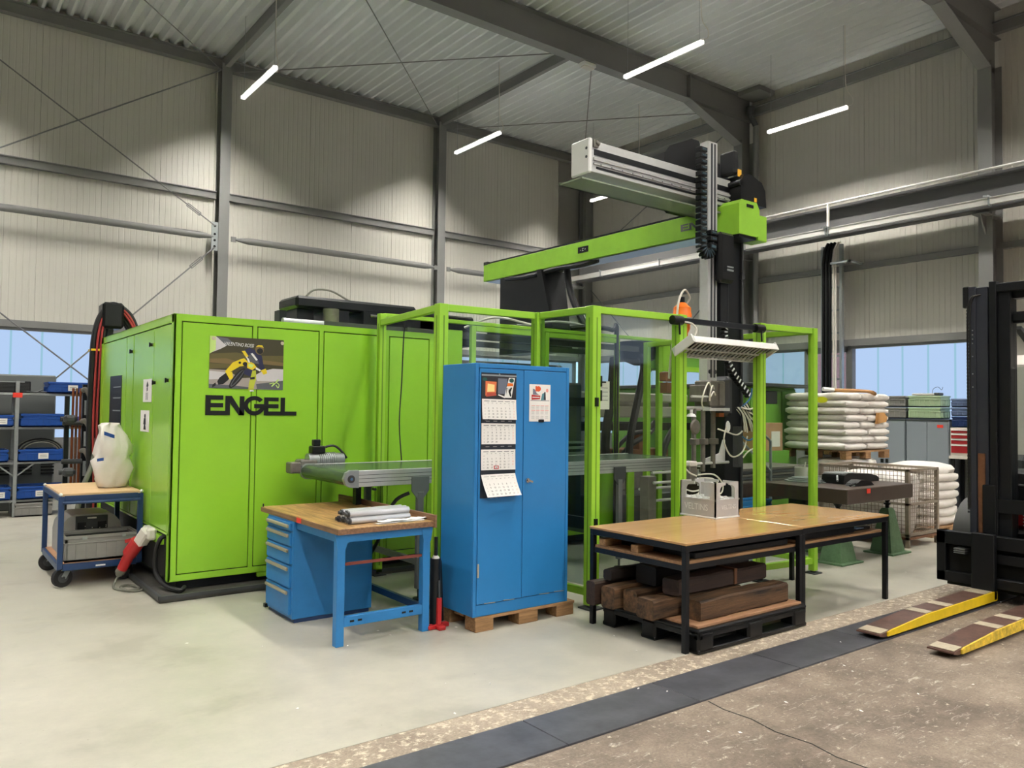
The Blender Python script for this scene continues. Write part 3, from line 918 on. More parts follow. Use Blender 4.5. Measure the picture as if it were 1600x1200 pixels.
# hydraulic hoses rising from the manifold
for pts, r in (([(7.55, 7.35, .55), (7.5, 7.3, 1.2), (7.62, 7.3, 1.7), (7.78, 7.32, 2.22), (7.8, 7.4, 2.4)], .05),
               ([(7.35, 7.5, .6), (7.2, 7.45, 1.2), (7.3, 7.45, 1.8), (7.4, 7.5, 2.35)], .06),
               ([(7.5, 7.5, 1.0), (7.7, 7.45, 1.2), (8.1, 7.5, 1.35), (8.4, 7.6, 1.55)], .035),
               ([(7.4, 7.5, 1.1), (7.7, 7.5, 1.32), (8.0, 7.5, 1.38), (8.3, 7.6, 1.5)], .03),
               ([(8.3, 7.4, .6), (8.25, 7.4, 1.0), (8.4, 7.45, 1.25), (8.7, 7.6, 1.4)], .045)):
    b = B(); b.tube(pts, r, 10, 5); b.build('hydraulic_hose', HOSEB, mc)
b = B(); b.lathe((7.95, 7.6, 2.40), [(.05, -.12), (.24, -.04), (.27, .08), (.27, .2)], 20); b.build('hopper_bowl', BLACKM, mc)
b = B(); b.tube([(7.02, GY + .02, .2), (7.02, GY + .02, 2.52), (6.95, GY + .02, 2.66), (6.6, GY + .1, 2.68), (6.4, GY + .2, 2.66)], .03, 8, 4); b.build('conduit', HOSEB, mc)
for i, pts in enumerate(([(5.8, 7.5, 2.62), (6.1, 7.4, 2.72), (6.5, 7.35, 2.74), (6.9, 7.2, 2.66)], [(5.2, 7.8, 2.62), (5.5, 7.6, 2.75), (5.9, 7.5, 2.70), (6.4, 7.5, 2.64)])):
    b = B(); b.tube(pts, .016, 6, 5); b.build('cable', CABLEW, mc)
b = B(); b.box(5.6, 7.3, 2.55, 6.9, 7.9, 2.66, .01); b.build('cable_box', BLACKM, mc)

# oil drip mat under the machine front
t = thing('floor_mat', 'dark rubber drip mat sticking out from under the green machine', 'mat', (2.0, 7.2, 0))
b = B(); b.box(1.66, 7.0, 0, 5.0, 7.5, .045, .008); b.box(1.66, 7.5, 0, 1.9, 8.9, .045, .008); b.build('mat_pad', MATG, t)
b = B(); b.bar((1.66, 7.0, .045), (5.0, 7.0, .045), .03, .03); b.bar((1.67, 7.0, .045), (1.67, 8.9, .045), .03, .03); b.each('raised_lip', DGREY, t)

# motorcycle poster ----------------------------------------------------------
PX0, PX1, PZ0, PZ1 = 2.072, 2.748, 1.812, 2.275
pt = thing('poster', 'racing poster of a yellow motorcycle and rider on the green machine', 'poster', (2.41, 7.17, 1.81))
def pp(u, v, w):      # poster grid 1410 x 950 (u right, v down)
    return (PX0 + u / 1410. * (PX1 - PX0), FY0 - .003 - w, PZ1 - v / 950. * (PZ1 - PZ0))
def pmat(n, c): return MATS.get(n) or mat(n, c, .35)
def poster_layers(items, name, parent, lay0):
    b = B()
    for i, (m, poly) in enumerate(items):
        b.use(m); ww = lay0 + i * .00012
        b.add([pp(u, v, ww) for u, v in poly], [list(range(len(poly)))])
    return b.build(name, None, parent, smooth=0)
b = B(); b.prism([(0, 0), (1410, 0), (1410, 960), (1200, 940), (900, 962), (400, 948), (0, 955)], pp, 0, .0015); b.build('sheet', pmat('print_dark_olive', (66, 62, 40)), pt)
G1 = pmat('print_olive', (98, 90, 50)); G2 = pmat('print_brown', (120, 100, 62)); G3 = pmat('print_road', (168, 158, 152)); G4 = pmat('print_smoke', (206, 202, 204))
G5 = pmat('print_black', (26, 26, 26)); G6 = pmat('print_yellow', (232, 206, 38)); G7 = pmat('print_lime', (196, 226, 130)); G8 = pmat('print_navy', (42, 44, 78)); G9 = pmat('print_lime_leather', (186, 194, 60)); G10 = pmat('print_grey', (96, 98, 104)); GW = pmat('print_white', (236, 236, 232))
def ell(cx, cy, a, bb_, rot=0, n=18):
    c_, s_ = math.cos(rot), math.sin(rot)
    return [(cx + a * math.cos(t) * c_ - bb_ * math.sin(t) * s_, cy + a * math.cos(t) * s_ + bb_ * math.sin(t) * c_) for t in [2 * math.pi * k / n for k in range(n)]]
poster_layers([
    (G1, [(0, 330), (500, 280), (760, 330), (1410, 300), (1410, 420), (600, 440), (0, 420)]),
    (G2, [(0, 420), (300, 400), (520, 450), (420, 500), (0, 490)]), (G2, [(900, 400), (1410, 430), (1410, 500), (1000, 480)]),
    (G1, [(0, 500), (500, 500), (520, 560), (0, 600)]),
    (G3, [(0, 610), (350, 620), (560, 760), (1410, 700), (1410, 960), (0, 955)]),
    (G4, [(0, 640), (300, 660), (240, 780), (0, 800)]), (G4, [(850, 700), (1000, 610), (1200, 560), (1410, 560), (1410, 800), (900, 800)]),
    (G10, [(880, 860), (1410, 780), (1410, 960), (900, 955)]), (G10, [(0, 880), (500, 900), (800, 930), (800, 960), (0, 955)]), (G5, [(60, 900), (120, 850), (130, 900), (60, 950)]),
    (G4, [(0, 0), (120, 10), (320, 160), (200, 230), (0, 320)]), (G7, [(0, 0), (110, 0), (110, 250), (0, 330)]),
    (G10, [(120, 10), (330, 30), (430, 110), (300, 165)]),
    ], 'print_backdrop', pt, .0016)
poster_layers([
    (G5, [(150, 830), (190, 760), (330, 650), (420, 700), (350, 800), (260, 880), (170, 890)]),
    (G5, ell(520, 760, 235, 72, -.92)), (G10, ell(520, 760, 200, 42, -.92)), (G5, ell(526, 752, 190, 24, -.92)),
    (G6, [(290, 640), (430, 470), (560, 410), (640, 380), (720, 450), (690, 520), (560, 540), (400, 640), (330, 710)]),
    (G6, [(320, 690), (420, 640), (440, 760), (380, 800)]),
    (G5, ell(660, 490, 45, 38)), (G5, ell(560, 470, 25, 22)),
    (G8, [(650, 600), (760, 560), (900, 640), (760, 720), (640, 680)]),
    (G6, [(700, 470), (800, 440), (880, 540), (800, 600), (700, 560)]), (G7, [(730, 480), (830, 500), (790, 560), (720, 530)]),
    (G9, [(800, 610), (870, 600), (880, 760), (840, 900), (830, 990), (730, 985), (740, 860), (770, 740)]),
    (GW, [(760, 975), (830, 970), (840, 1000), (760, 1005)]), (G5, [(760, 740), (850, 720), (850, 770), (765, 780)]),
    (G8, [(600, 250), (740, 180), (860, 230), (980, 330), (1010, 480), (1050, 580), (960, 600), (880, 470), (760, 430), (690, 330)]),
    (G10, [(720, 320), (830, 290), (900, 400), (930, 480), (810, 470), (740, 420)]), (GW, [(760, 290), (800, 280), (900, 400), (870, 420)]),
    (G6, [(590, 250), (650, 240), (720, 340), (680, 380)]), (GW, [(670, 340), (720, 380), (760, 460), (720, 460)]),
    (G6, [(960, 600), (1060, 560), (1090, 650), (1020, 680)]), (GW, [(870, 540), (960, 590), (950, 620), (860, 580)]),
    (G2, ell(930, 210, 85, 92)), (G5, ell(940, 235, 60, 55)), (G6, [(860, 160), (900, 120), (980, 120), (1010, 170), (930, 150)]),
    ], 'print_rider', pt, .0034)
b = B()
b.text('VALENTINO ROSSI', pp(254, 158, .0042), (1, 0, -.03), (.03, 0, 1), .046, .0004, 'LEFT', .25, .70)
b.build('print_lettering', GW, pt, smooth=0)
b = B()
b.tube([pp(1140, 850, .004), pp(1230, 830, .004), pp(1180, 900, .004), pp(1290, 800, .004), pp(1320, 760, .004), pp(1270, 810, .004), pp(1330, 860, .004), pp(1310, 920, .004), pp(1270, 870, .004)], .0045, 4, 4)
b.build('print_squiggle', G7, pt, smooth=0)
b = B()
for q in (pp(70, 45, 0), pp(1380, 60, 0)): b.cyl(q, (q[0], q[1] - .006, q[2]), .016, 14)
b.each('fixing', BARESTEEL, pt)

# paper notes on the end of the machine
def note(y0, y1, z0, z1, label, blob):
    t = thing('paper_note', label, 'note', (FX - .01, (y0 + y1) / 2, z0), 0, 'paper notes on the end of the green machine')
    b = B(); b.box(FX - .004, y0, z0, FX - .001, y1, z1); b.build('sheet', PAPER, t)
    b = B(); yc = (y0 + y1) / 2
    fn = lambda u, v, w: (FX - .0045 - w, yc - u, z0 + v)
    for poly in blob: b.prism(poly, fn, 0, .0005)
    b.build('print', INK, t, smooth=0)
    return t
note(7.92, 8.26, 1.68, 1.90, 'small white note hanging higher on the green machine end', [[(-.04, .15), (.0, .2), (.05, .16), (.02, .14)], [(-.02, .1), (.02, .11), (.02, .14), (-.02, .14)], [(-.05, .02), (-.04, .02), (-.04, .09), (-.05, .09)], [(-.02, .02), (-.01, .02), (-.01, .09), (-.02, .09)], [(.02, .02), (.03, .02), (.03, .09), (.02, .09)]])
note(7.99, 8.34, 1.395, 1.60, 'small white note with figure drawing hanging lower on the green machine end', [ell(.01, .15, .03, .022), [(-.05, .07), (.05, .07), (.04, .13), (-.03, .13)], [(-.04, .02), (.06, .02), (.03, .07), (-.02, .07)]])

# red three phase plug and socket
OFF.x = .045
t = thing('power_plug', 'red three-phase plug with cream socket housing on the machine end', 'plug', (1.70, 7.75, .3))
b = B(); b.box(1.64, 7.56, .44, 1.72, 7.80, .55, .02); b.build('socket_housing', CREAM, t)
b = B()
b.bar((1.66, 7.62, .53), (1.61, 7.71, .40), .10, .10, .015); b.build('socket_box', CREAM, t)
b = B(); b.cyl((1.60, 7.72, .42), (1.545, 7.80, .30), .062, 18); b.bar((1.60, 7.86, .42), (1.56, 7.92, .40), .09, .03); b.build('socket_collar', RED, t)
b = B(); b.cyl((1.55, 7.79, .31), (1.50, 7.86, .16), .05, 18, .044); b.build('plug_body', RED, t)
b = B(); b.cyl((1.50, 7.86, .16), (1.485, 7.88, .125), .043, 16); b.cyl((1.485, 7.88, .125), (1.478, 7.89, .10), .03, 12); b.build('cable_gland', HOSEG, t)
b = B(); b.tube([(1.478, 7.89, .10), (1.44, 7.86, .04), (1.42, 7.75, .012), (1.50, 7.62, .012), (1.60, 7.66, .014), (1.55, 7.80, .02), (1.46, 7.72, .025), (1.52, 7.56, .014), (1.62, 7.6, .012), (1.64, 7.9, .03)], .011, 7, 5); b.build('cable', HOSEG, t)
b = B(); b.tube([(1.74, 7.36, .50), (1.70, 7.36, .48), (1.68, 7.42, .36), (1.68, 7.42, .20), (1.72, 7.3, .10), (1.80, 7.1, .07), (1.86, 7.16, .08)], .02, 8, 5); b.build('feed_cable', HOSEB, t)
OFF.x = 0

# hose bundle with black bracket left of the machine
t = thing('hose_bundle', 'arching bundle of black and red hoses over a black bracket', 'hoses', (1.62, 10.75, 0))
b = B(); b.box(1.78, 10.55, 2.58, 2.02, 10.85, 2.90, .03); b.box(1.86, 10.65, 2.2, 1.92, 10.75, 2.6); b.build('bracket', BLACK, t)
hs = [(0, 0, HOSEB, 'black_hose'), (.05, .05, HOSEB, 'black_hose'), (.045, -.05, HOSER, 'red_hose'), (.10, .02, HOSEB, 'black_hose'), (.10, -.05, HOSER, 'red_hose'), (.15, .03, HOSEB, 'black_hose'), (.02, .12, HOSEB, 'black_hose'), (.08, .13, HOSEB, 'black_hose'), (.14, .14, HOSEB, 'black_hose')]
for i, (dx, dy, m, nm) in enumerate(hs):
    b = B(); y = 10.64 + dy; o = .125
    b.tube([(1.58 + o + dx * .9, y, .1), (1.57 + o + dx * .95, y, .8), (1.56 + o + dx * .7, y, 1.4), (1.57 + o + dx * .75, y, 2.1), (1.59 + o + dx * .7, y, 2.5), (1.66 + o + dx * .4, y, 2.76 - dx * .5), (1.91, y, 2.885 - dx * .5), (2.09 - dx * .4, y, 2.78 - dx * .4), (2.19 - dx * .4, y, 2.55), (2.21 - dx * .4, y, 2.30)], .033 if 'black' in nm else .013, 9, 6)
    b.build(nm, m, t)
b = B(); b.box(1.675, 10.585, 2.30, 1.87, 10.83, 2.325); b.build('yellow_tie', YELLOW, t)

# cooling water manifold behind the trolley
t = thing('water_manifold', 'dark pipe manifold with bent grey hoses behind the blue trolley', 'manifold', (1.6, 11.0, 0))
b = B(); b.box(1.66, 11.0, 0, 1.72, 11.06, 1.90); b.box(1.47, 11.0, 0, 1.52, 11.06, 1.75); b.each('upright', BLACKM, t)
for k, x in enumerate((1.555, 1.595, 1.635)):
    b = B(); b.cyl((x, 11.0, .6), (x, 11.0, 1.85), .015, 10); b.build('pipe', COPPER if k != 1 else RUST, t)
for z in (.95, 1.42):
    b = B(); b.cyl((1.44, 10.95, z), (1.66, 10.95, z), .03, 12); b.build('cross_pipe', DGREY, t)
for z in (1.80, 1.42, 1.06):
    b = B(); b.tube([(1.63, 10.82, z + .02), (1.66, 10.78, z + .03), (1.70, 10.76, z - .05), (1.715, 10.76, z - .16)], .03, 10, 4); b.build('elbow', GREYCAST, t)
    b = B(); b.cyl((1.71, 10.76, z - .13), (1.72, 10.76, z - .20), .038, 12); b.build('clamp', DGREY, t)
    b = B(); b.box(1.65, 10.78, z - .28, 1.70, 10.80, z - .10); b.build('gauge_plate', GALV, t)
for z in (1.42, .78):
    b = B(); b.box(1.43, 10.74, z, 1.57, 10.9, z + .10, .03); b.cyl((1.43, 10.82, z + .05), (1.40, 10.82, z + .05), .03); b.build('valve_actuator', DGREY, t)
b = B(); b.tube([(1.73, 10.72, 1.62), (1.76, 10.66, 1.25), (1.72, 10.56, .95), (1.60, 10.5, .62), (1.52, 10.55, .1)], .03, 10, 6); b.build('grey_hose', HOSEG, t)

# ------------------------------------------------------------------ trolley
TX0, TX1, TY0, TY1 = 1.05, 1.75, 8.05, 9.15
t = thing('platform_trolley', 'navy steel trolley with wooden top, standing against the machine end', 'trolley', (1.4, 8.6, 0))
for x in (TX0, TX1 - .045):
    for y in (TY0, TY1 - .045):
        b = B(); b.box(x, y, .17, x + .045, y + .045, .82, .004); b.build('leg', NAVY, t)
b = B(); b.box(TX0 + .02, TY0 + .02, .815, TX1 - .02, TY1 - .02, .845, .004); b.build('top_board', PLY, t)
b = B()
for z0, z1 in ((.775, .825), (.155, .215)):
    b.box(TX0 + .045, TY0 + .004, z0, TX1 - .045, TY0 + .03, z1, .003); b.box(TX0 + .045, TY1 - .03, z0, TX1 - .045, TY1 - .004, z1, .003)
    b.box(TX0 + .004, TY0 + .045, z0, TX0 + .03, TY1 - .045, z1, .003); b.box(TX1 - .03, TY0 + .045, z0, TX1 - .004, TY1 - .045, z1, .003)
b.each('frame_rail', NAVY, t)
b = B(); b.cyl((TX0 + .03, TY0 - .015, .765), (TX1 - .03, TY0 - .015, .765), .014, 10); b.build('push_bar', NAVY, t)
b = B(); b.box(TX0 + .03, TY0 + .03, .195, TX1 - .03, TY1 - .03, .22); b.build('lower_board', PLYO, t)
b = B()
for x in (TX0, TX1 - .03):
    for y in (TY0, TY1 - .03): b.box(x, y, .826, x + .03, y + .03, .852, .008)
b.each('corner_cap', WHITE, t)
b = B(); b.box(1.36, TY0 + .002, .172, 1.44, TY0 + .006, .186); b.build('name_plate', WHITE, t)
for x, y, a in ((TX0 + .09, TY0 + .1, .35), (TX1 - .10, TY0 + .12, -.9), (TX0 + .09, TY1 - .12, 0), (TX1 - .1, TY1 - .12, 0)):
    d = Vector((math.cos(a), math.sin(a), 0)); s_ = Vector((-d.y, d.x, 0)); c_ = Vector((x, y, .085)) - d * .04
    b = B(); b.cyl(c_ - s_ * .022, c_ + s_ * .022, .085, 24); b.build('tyre', RUBBER, t)
    b = B(); b.cyl(c_ - s_ * .025, c_ + s_ * .025, .045, 18); b.cyl(c_ - s_ * .034, c_ + s_ * .034, .014, 10); b.build('wheel_hub', DGREY, t)
    b = B()
    for sg in (-1, 1):
        b.bar(c_ + s_ * .03 * sg, Vector((x, y, .155)) + s_ * .03 * sg, .004, .045, up=tuple(d))
    b.box(x - .05, y - .05, .150, x + .05, y + .05, .156); b.build('castor_fork', GALV, t)

def bag(name, label, c, prof, m, squash=(1, 1), seed=0, amp=.012, group=None):
    """crumpled sack as one lathe-like skin"""
    rg = random.Random(seed); n = 28; vs = []; fs = []
    ph = [rg.uniform(0, 6.28) for _ in range(6)]
    for j, (r, z, dx, dy) in enumerate(prof):
        for i in range(n):
            a = 2 * math.pi * i / n
            k = 1 + amp / max(r, .03) * (math.sin(3 * a + ph[0] + j * .8) + .7 * math.sin(7 * a + ph[1] - j * 1.3) + .5 * math.sin(11 * a + ph[2] + j * 2.1))
            q = max(abs(math.cos(a)), abs(math.sin(a))) ** .45
            vs.append((c[0] + dx + r * k / q * .92 * math.cos(a) * squash[0], c[1] + dy + r * k / q * .92 * math.sin(a) * squash[1], c[2] + z))
    for j in range(len(prof) - 1):
        for i in range(n): fs.append((j * n + i, j * n + (i + 1) % n, (j + 1) * n + (i + 1) % n, (j + 1) * n + i))
    fs += [list(range(n))[::-1], list(range((len(prof) - 1) * n, len(prof) * n))]
    b = B(); b.add(vs, fs); return b
t = thing('granulate_sack', 'bulging white plastic sack with blue print on the wooden trolley top', 'sack', (1.52, 8.5, .845))
b = bag('', '', (1.555, 8.50, .847), [(.11, 0, 0, 0), (.135, .015, 0, 0), (.155, .09, 0, 0), (.170, .19, 0, 0), (.170, .26, 0, 0), (.158, .295, .004, 0), (.166, .325, .010, 0), (.160, .41, .008, 0), (.130, .50, -.012, 0), (.098, .56, -.03, 0), (.085, .60, -.045, 0), (.07, .625, -.02, 0), (.02, .628, -.03, 0)], BAG, (1, .9), 3, .019)
b.build('sack_body', BAG, t, smooth=70)
b = B(); b.add([(1.395, 8.345, 1.135), (1.45, 8.335, 1.145), (1.45, 8.335, 1.115), (1.395, 8.345, 1.108)], [(0, 1, 2, 3)])
b.add([(1.45, 8.352, 1.395), (1.54, 8.342, 1.36), (1.54, 8.342, 1.325), (1.45, 8.352, 1.36)], [(0, 1, 2, 3)]); b.each('blue_print', BOXBLUE, t)

def euro_box(name, parent, x0, y0, z0, lx, ly, h, m, mi, ribs=True, wall=.02, local=False):
    b = B()
    for X0, Y0, X1, Y1 in ((x0, y0, x0 + lx, y0 + wall), (x0, y0 + ly - wall, x0 + lx, y0 + ly), (x0, y0, x0 + wall, y0 + ly), (x0 + lx - wall, y0, x0 + lx, y0 + ly)):
        b.box(X0, Y0, z0, X1, Y1, z0 + h - .012)
    b.box(x0, y0, z0, x0 + lx, y0 + ly, z0 + .02)
    o = b.build(name, m, parent, local)
    b = B(); e = .012
    for z, hh in ((z0 + h - .03, .03), (z0 + h - .075, .014)):
        b.box(x0 - e, y0 - e, z, x0 + lx + e, y0 + .006, z + hh, .003); b.box(x0 - e, y0 + ly - .006, z, x0 + lx + e, y0 + ly + e, z + hh, .003)
        b.box(x0 - e, y0, z, x0 + .006, y0 + ly, z + hh, .003); b.box(x0 + lx - .006, y0, z, x0 + lx + e, y0 + ly, z + hh, .003)
    b.build('rim', m, parent, local)
    if ribs:
        nx = max(2, int(lx / .085)); b = B()
        for i in range(nx + 1):
            x = x0 + (lx - .012) * i / nx
            b.box(x, y0 - .009, z0 + .02, x + .012, y0, z0 + h - .07); b.box(x, y0 + ly, z0 + .02, x + .012, y0 + ly + .009, z0 + h - .07)
        ny = max(2, int(ly / .085))
        for i in range(ny + 1):
            y = y0 + (ly - .012) * i / ny
            b.box(x0 - .009, y, z0 + .02, x0, y + .012, z0 + h - .07); b.box(x0 + lx, y, z0 + .02, x0 + lx + .009, y + .012, z0 + h - .07)
        b.build('rib_set', m, parent, local, kind='stuff')
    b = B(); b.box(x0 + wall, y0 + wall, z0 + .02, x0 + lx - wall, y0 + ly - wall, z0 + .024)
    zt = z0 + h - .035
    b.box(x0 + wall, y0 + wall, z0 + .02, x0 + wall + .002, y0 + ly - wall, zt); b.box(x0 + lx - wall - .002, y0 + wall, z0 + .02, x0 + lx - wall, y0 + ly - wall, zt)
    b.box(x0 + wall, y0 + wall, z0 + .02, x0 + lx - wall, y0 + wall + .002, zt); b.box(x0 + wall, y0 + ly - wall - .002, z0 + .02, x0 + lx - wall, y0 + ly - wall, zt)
    b.build('inside_shade', mi, parent, local)  # dark inner faces paint the shade inside the open box
t = thing('storage_crate', 'open ribbed grey crate on the lower deck of the blue trolley', 'crate', (1.42, 8.3, .22))
euro_box('crate_body', t, 1.115, 8.09, .221, .60, .38, .235, BOXG, BOXSHADE)
b = B(); b.box(1.25, 8.076, .42, 1.29, 8.08, .445); b.box(1.58, 8.076, .42, 1.61, 8.08, .445); b.each('label_clip', GALV, t)
# rounded control unit behind the crate
t = thing('control_unit', 'rounded grey device with dark control panel behind the trolley crate', 'device', (1.40, 8.75, .22))
b = B()
sec = [(0, 0), (.50, 0), (.50, .20), (.485, .28), (.44, .34), (.38, .37), (.12, .37), (.06, .34), (.015, .28), (0, .20)]
b.prism(sec, lambda u, v, w: (1.13 + u * 1.08, w, .221 + v), 8.56, 9.05); b.build('casing', DEVG, t)
b = B(); b.box(1.26, 8.552, .24, 1.54, 8.56, .575, .003); o = b.build('control_panel', DGREY, t)
b = B()
for x0 in (1.275, 1.45): b.box(x0, 8.549, .40, x0 + .075, 8.553, .515)
b.each('display', BLACK, o)
b = B()
for x, z in ((1.285, .42), (1.30, .42), (1.315, .42), (1.34, .47), (1.34, .44), (1.40, .455), (1.46, .43), (1.475, .43), (1.49, .43), (1.52, .47), (1.52, .455), (1.465, .45)): b.box(x, 8.546, z, x + .008, 8.55, z + .008)
b.each('key', PAPER, o)
b = B(); b.box(1.36, 8.548, .545, 1.44, 8.553, .56); b.build('badge', PAPER, o)
# ------------------------------------------------------------------ shelf rack at the far left
t = thing('shelf_rack', 'grey steel shelf rack with blue boxes below the left window', 'rack', (1.2, 13.7, 0))
for x in (-.05, 1.165):
    for y in (13.48, 13.98):
        b = B(); b.box(x, y, 0, x + .05, y + .035, 1.98, .003); b.build('upright', GALV, t)
for z in (.25, .80, 1.31, 1.81):
    b = B(); b.box(-1.2, 13.5, z - .035, 2.10, 14.02, z, .003); b.build('shelf', GALV, t)
b = B()
for x0, x1 in ((1.21, 1.42), (1.165, .96)): b.bar((x0, 13.5, .60), (x1, 13.5, .77), .02, .02)
b.each('corner_brace', GALV, t)
b = B(); b.box(1.13, 13.465, 1.74, 1.25, 13.478, 1.81); b.build('red_tag', REDTAG, t)
def small_box(x0, x1, z, h, label, m=BOXBLUE, lab=None, y0=13.46, ly=.5, name='storage_box'):
    t = thing(name, label, 'box', ((x0 + x1) / 2, y0 + ly / 2, z), 0, 'boxes on the grey rack')
    euro_box('box_body', t, x0, y0, z + .001, x1 - x0, ly, h, m, BOXSHADE, True, .015)
    if lab is not None:
        b = B(); b.box(lab, y0 - .014, z + .04, lab + .13, y0 - .010, z + .125); o = b.build('paper_label', LABEL, t)
        b = B()
        for k in range(2): b.box(lab + .02, y0 - .0155, z + .065 + k * .025, lab + .11, y0 - .0135, z + .074 + k * .025)
        b.each('print_line', INKG, o)
    return t
small_box(1.58, 2.10, 1.81, .17, 'blue box with white label on the top shelf right end', BOXBLUE, 1.83)
small_box(1.25, 1.80, 1.31, .19, 'unlabelled blue box on the second shelf from the top', BOXBLUE)
small_box(.62, 1.14, 1.31, .17, 'blue box with white label at left edge, second shelf from the top', BOXBLUE, .94)
small_box(1.23, 1.79, .80, .18, 'blue box full of coiled cables on the third shelf', BOXBLUE, 1.47)
small_box(.60, 1.09, .80, .18, 'blue box at the left edge of the third shelf', BOXBLUE)
small_box(1.23, 1.85, .25, .19, 'blue box with white label on the bottom shelf', BOXBLUE, 1.45)
small_box(.60, 1.13, .25, .19, 'blue box with white label at the left edge of the bottom shelf', BOXBLUE, .94)
small_box(1.20, 1.66, .0, .20, 'grey ribbed box on the floor under the rack', BOXG)
small_box(1.88, 2.08, 1.31, .15, 'narrow blue box at the right end of the second shelf', BOXBLUE)
# coiled cables in the third shelf box
t = thing('cable_coil', 'black coiled cables rising out of a blue rack box', 'cables', (1.5, 13.7, .9), 0)
rg = random.Random(5)
for k in range(7):
    r = .20 + .012 * k; pts = []
    for i in range(15):
        a = math.pi * i / 14
        pts.append((1.52 + r * 1.15 * math.cos(a), 13.62 + .03 * k, .93 + r * math.sin(a) * (.75 + .05 * math.sin(k * 2))))
    b = B(); b.tube(pts, .011, 6); b.build('cable_loop', HOSEB if k % 3 else HOSEG, t)
# grey machine behind the rack
t = thing('grey_unit', 'large dark grey machine housing behind the blue box rack', 'machine', (.6, 14.8, 0))
b = B(); b.box(-1.0, 14.3, 0, 1.78, 15.2, 2.10, .02); b.build('housing', mat('unit_grey', (104, 108, 106), .5), t)
b = B(); b.box(.30, 14.27, 1.5, .95, 14.30, 2.0); b.build('door', DGREY, t)
b = B()
for x in (1.0, 1.3, 1.6):
    for k in range(6): b.box(x, 14.28, .55 + k * .05, x + .18, 14.30, .575 + k * .05)
b.each('louvre', DARK, t)
b = B(); b.box(.45, 14.27, .35, .95, 14.3, .8); b.build('yellow_sign', mat('ochre', (190, 150, 40), .5), t)
t = thing('ribbed_heater', 'black ribbed unit lying on the top shelf at the left edge', 'heater', (.9, 13.6, 1.81))
b = B(); b.box(.62, 13.55, 1.812, 1.36, 13.85, 1.98, .01); b.build('body', BLACKM, t)
b = B()
for k in range(7): b.box(.64, 13.535, 1.83 + k * .02, 1.34, 13.55, 1.838 + k * .02)
b.each('rib', DGREY, t)
b = B(); b.box(.62, 13.54, 1.962, 1.28, 13.552, 1.975); b.build('bright_edge', GALV, t)
t = thing('strap', 'crumpled dark strap lying on the top shelf beside the blue box', 'strap', (1.45, 13.6, 1.81))
b = B(); b.tube([(1.3, 13.5, 1.83), (1.38, 13.49, 1.825), (1.43, 13.49, 1.822), (1.5, 13.5, 1.86), (1.46, 13.5, 1.83), (1.56, 13.52, 1.825)], .012, 6, 4); b.build('strap_loop', DGREY, t)

# ------------------------------------------------------------------ workbench
BX0, BX1, BY0, BY1, BZ = 2.335, 3.10, 5.02, 6.52, .815
t = thing('workbench', 'blue steel workbench with worn wooden top and drawer unit', 'workbench', (2.7, 5.8, 0))
b = B(); b.box(BX0, BY0, BZ - .042, BX1, BY1, BZ, .005); b.build('bench_top', BENCHTOP, t)
b = B(); b.box(BX0 - .004, BY0 - .004, BZ - .041, BX1 + .004, BY0 + .01, BZ - .004); b.box(BX0 - .004, BY0, BZ - .041, BX0 + .01, BY1, BZ - .004); b.each('edge_band', BENCHEDGE, t)
b = B(); b.box(BX1 - .005, BY0 - .02, BZ - .05, BX1 + .015, BY1 + .15, BZ + .045, .003); b.build('back_board', BENCHEDGE, t)
b = B(); b.box(BX0 - .007, 5.66, BZ - .04, BX0 - .003, 5.745, BZ - .002); b.build('red_tag', REDTAG, t)
for x in (BX0 + .01, BX1 - .07):
    b = B()
    b.box(x, BY0 + .03, 0, x + .06, BY0 + .09, BZ - .043, .003)
    sgn = 1 if x < 2.6 else -1
    b.build('leg', BLUE2, t)
    b = B(); x0 = x + (.06 if sgn > 0 else 0)
    b.prism([(x - .02, BZ - .043), (x + .08, BZ - .043), (x + .06, BZ - .15), (x, BZ - .15)], lambda u, v, w: (u, w, v), BY0 + .024, BY0 + .03)
    b.build('gusset', BLUE2, t)
b = B(); b.box(BX0 + .07, BY0 + .035, .13, BX1 - .07, BY0 + .075, .20, .003); o = b.build('stretcher', BLUE2, t)
b = B()
for x in (2.45, 2.51, 2.86, 2.92): b.box(x, BY0 + .033, .158, x + .032, BY0 + .036, .172)
b.each('slot', DARK, o)
b = B(); b.box(BX0 + .07, BY0 + .03, BZ - .10, BX1 - .07, BY0 + .07, BZ - .043); b.box(BX1 - .06, BY0 + .09, BZ - .09, BX1 - .02, BY1 - .05, BZ - .043); b.box(BX0 + .02, BY0 + .09, BZ - .10, BX0 + .06, 5.8, BZ - .043); b.each('top_frame', BLUE2, t)
b = B(); b.box(BX0 + .06, BY0 + .05, .55, BX1 - .06, BY0 + .065, .57); b.build('rust_bar', mat('rust_red', (120, 56, 44), .6), t)
b = B(); b.box(BX1 - .05, BY0 + .09, .14, BX1 - .02, 6.45, .19); b.box(BX1 - .05, 6.40, 0, BX1 - .0, 6.46, BZ - .043); b.each('rear_frame', NAVY, t)
